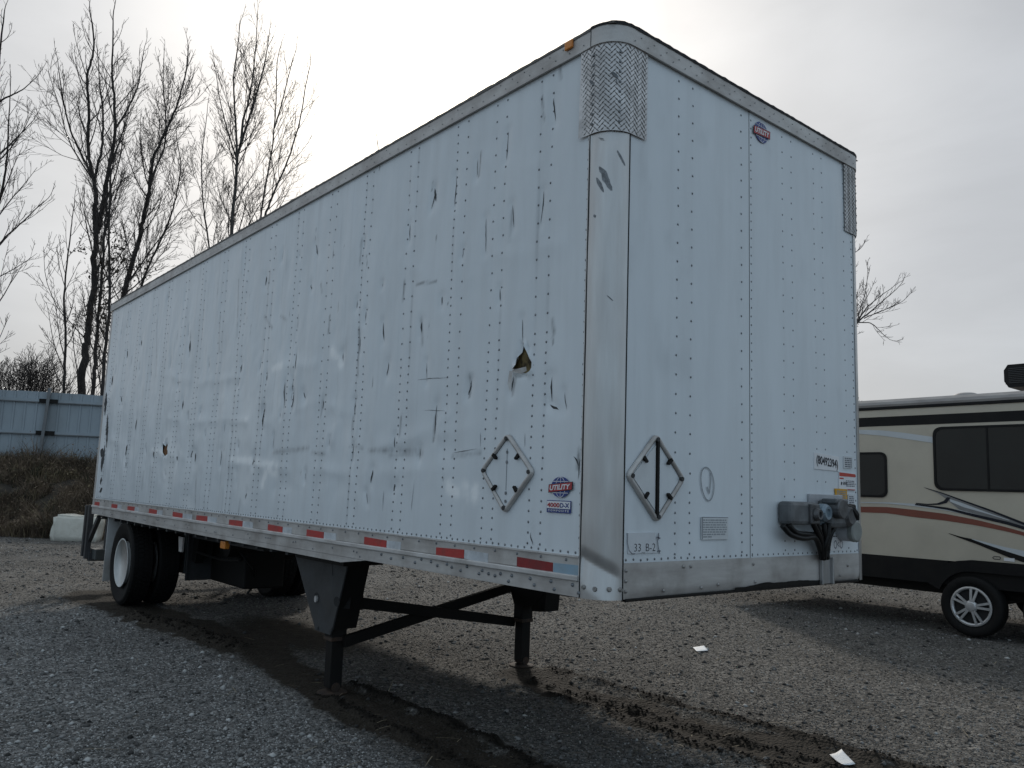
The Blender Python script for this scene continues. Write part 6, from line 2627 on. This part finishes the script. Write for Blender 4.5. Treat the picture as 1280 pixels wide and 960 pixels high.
tree('tall bare tree with steep slender stems above the middle of the trailer roof', 33,
     [([(289, 420), (289, 298), (294, 237), (297, 195), (307, 162), (317, 130), (327, 95), (333, 68), (336, 45)], 6.5, 1.0, .6),
      ([(295, 230), (296, 190), (294, 145), (292, 100), (297, 60), (300, 30)], 3.6, .9, -.9),
      ([(301, 180), (304, 150), (311, 125), (317, 88), (320, 50), (322, 15)], 3.6, .8, 1.1),
      ([(296, 200), (285, 165), (275, 125), (270, 90)], 2.2, .8, -1.4)], m_trunk='bark_grey', seed=15, dens=.85, blen=.95)
tree('pale twin stemmed tree, last one to the right above the trailer roof', 34,
     [([(320, 420), (322, 330), (325, 280), (331, 237), (341, 180), (345, 125), (346, 82), (350, 60)], 4.0, .9, .5),
      ([(323, 300), (333, 265), (344, 237), (360, 200), (375, 150), (382, 107), (388, 80)], 3.4, .9, -.8),
      ([(343, 160), (352, 130), (362, 90), (370, 62)], 2.2, .8, .8)], m_trunk='bark_grey', seed=19, dens=.72, blen=.9)
tree('small spindly tree between the leaning tree and the steep stemmed tree', 36,
     [([(268, 420), (262, 315), (255, 265), (253, 240), (252, 200), (256, 165), (259, 140)], 3.2, .8, .4)], m_trunk='bark_grey', seed=22, dens=.75, blen=1.1)
tree('thin crooked tree standing alone left of the tallest trunk', 27,
     [([(80, 482), (82, 420), (80, 380), (82, 345), (87, 302), (90, 275), (93, 255)], 4.6, .9, .5)], seed=26, dens=.85, blen=.85, tmin=.05)
tree('big bare tree at the left picture edge, mostly its right hand branches visible', 26,
     [([(-24, 482), (-20, 400), (-14, 300), (-9, 200), (-3, 120), (0, 60), (5, 20)], 11, 1.6, .5),
      ([(-14, 290), (2, 240), (9, 195), (11, 150), (13, 110)], 4, .9, -1.),
      ([(-10, 200), (8, 185), (28, 165), (42, 150)], 3, .8, .6), ([(-8, 130), (10, 121), (28, 112), (44, 98)], 3, .8, -.6), ([(-16, 330), (4, 300), (20, 285), (44, 262), (60, 248)], 3.2, .8, 1.)],
     seed=31, dens=.8, blen=.85, tmin=.15)
tree('bare tree behind the trailer whose branch sticks out beyond the front right edge', 30,
     [([(1020, 560), (1020, 480), (1028, 430), (1030, 380), (1024, 330), (1022, 290)], 8, 1.2, .5),
      ([(1034, 470), (1055, 425), (1072, 403), (1090, 388), (1106, 374), (1120, 362)], 3.4, .8, -.4),
      ([(1070, 405), (1078, 392), (1084, 384), (1098, 372), (1112, 362)], 2.2, .8, .4),
      ([(1030, 400), (1048, 352), (1062, 322), (1074, 312)], 2.4, .8, .5), ([(1072, 403), (1088, 404), (1098, 412), (1106, 420)], 1.6, .7, .3), ([(1080, 398), (1098, 390), (1114, 384), (1126, 378)], 1.5, .7, -.3), ([(1070, 406), (1076, 385), (1082, 364), (1084, 348)], 1.5, .7, .2)],
     m_trunk='bark_grey', seed=37, dens=1.25, blen=.85)
tree('bare tree hidden by the trailer except twigs poking above its roof', 38,
     [([(482, 420), (480, 330), (478, 260), (475, 215), (471, 170)], 3.4, .8, .4), ([(477, 235), (481, 210), (485, 178)], 1.6, .7, .2)], m_trunk='bark_grey', seed=41, dens=.9, blen=.55)

# thicket of bushes just beyond the fence
def bush(u, depth, v_top, n, label, seed, spread=16):
    rnd = random.Random(seed)
    T = Tubes()
    base = np.array(at_depth(u, 505, depth))
    for i in range(n):
        a = np.array(at_depth(u + rnd.gauss(0, spread * .45), 520, depth + rnd.uniform(-.6, .6)))
        tip = np.array(at_depth(u + rnd.gauss(4, spread), v_top + abs(rnd.gauss(0, 14)), depth + rnd.uniform(-.8, .8)))
        d = tip - a
        branch(T, a, nrmz(d), np.linalg.norm(d), rnd.uniform(.009, .018), 2, rnd, .5, .8)
    e = empty('bush', (base[0], base[1], 0), label, 'bush', 'bare bushes beyond the fence')
    T.build('twigs', M['twig'], e)
    st = Tubes()
    for i in range(5):
        x = base + np.array([rnd.gauss(0, .15), rnd.gauss(0, .15), 0])
        st.add([x * np.array([1, 1, 0]) + np.array([0, 0, .4]), x * np.array([1, 1, 0]) + np.array([0, 0, 1.5]), x + np.array([rnd.gauss(0, .2), rnd.gauss(0, .2), -.3])], [.03, .026, .018], 5)
    st.build('stems', M['bark'], e)


bush(36, 27.5, 446, 30, 'dense bare bush just above the fence, left of the fence post', 51)
bush(62, 28.0, 456, 22, 'lower bare bush above the fence at the fence post', 52, 13)
bush(6, 27.0, 450, 20, 'ragged bare bush above the fence at the left picture edge', 53, 12)
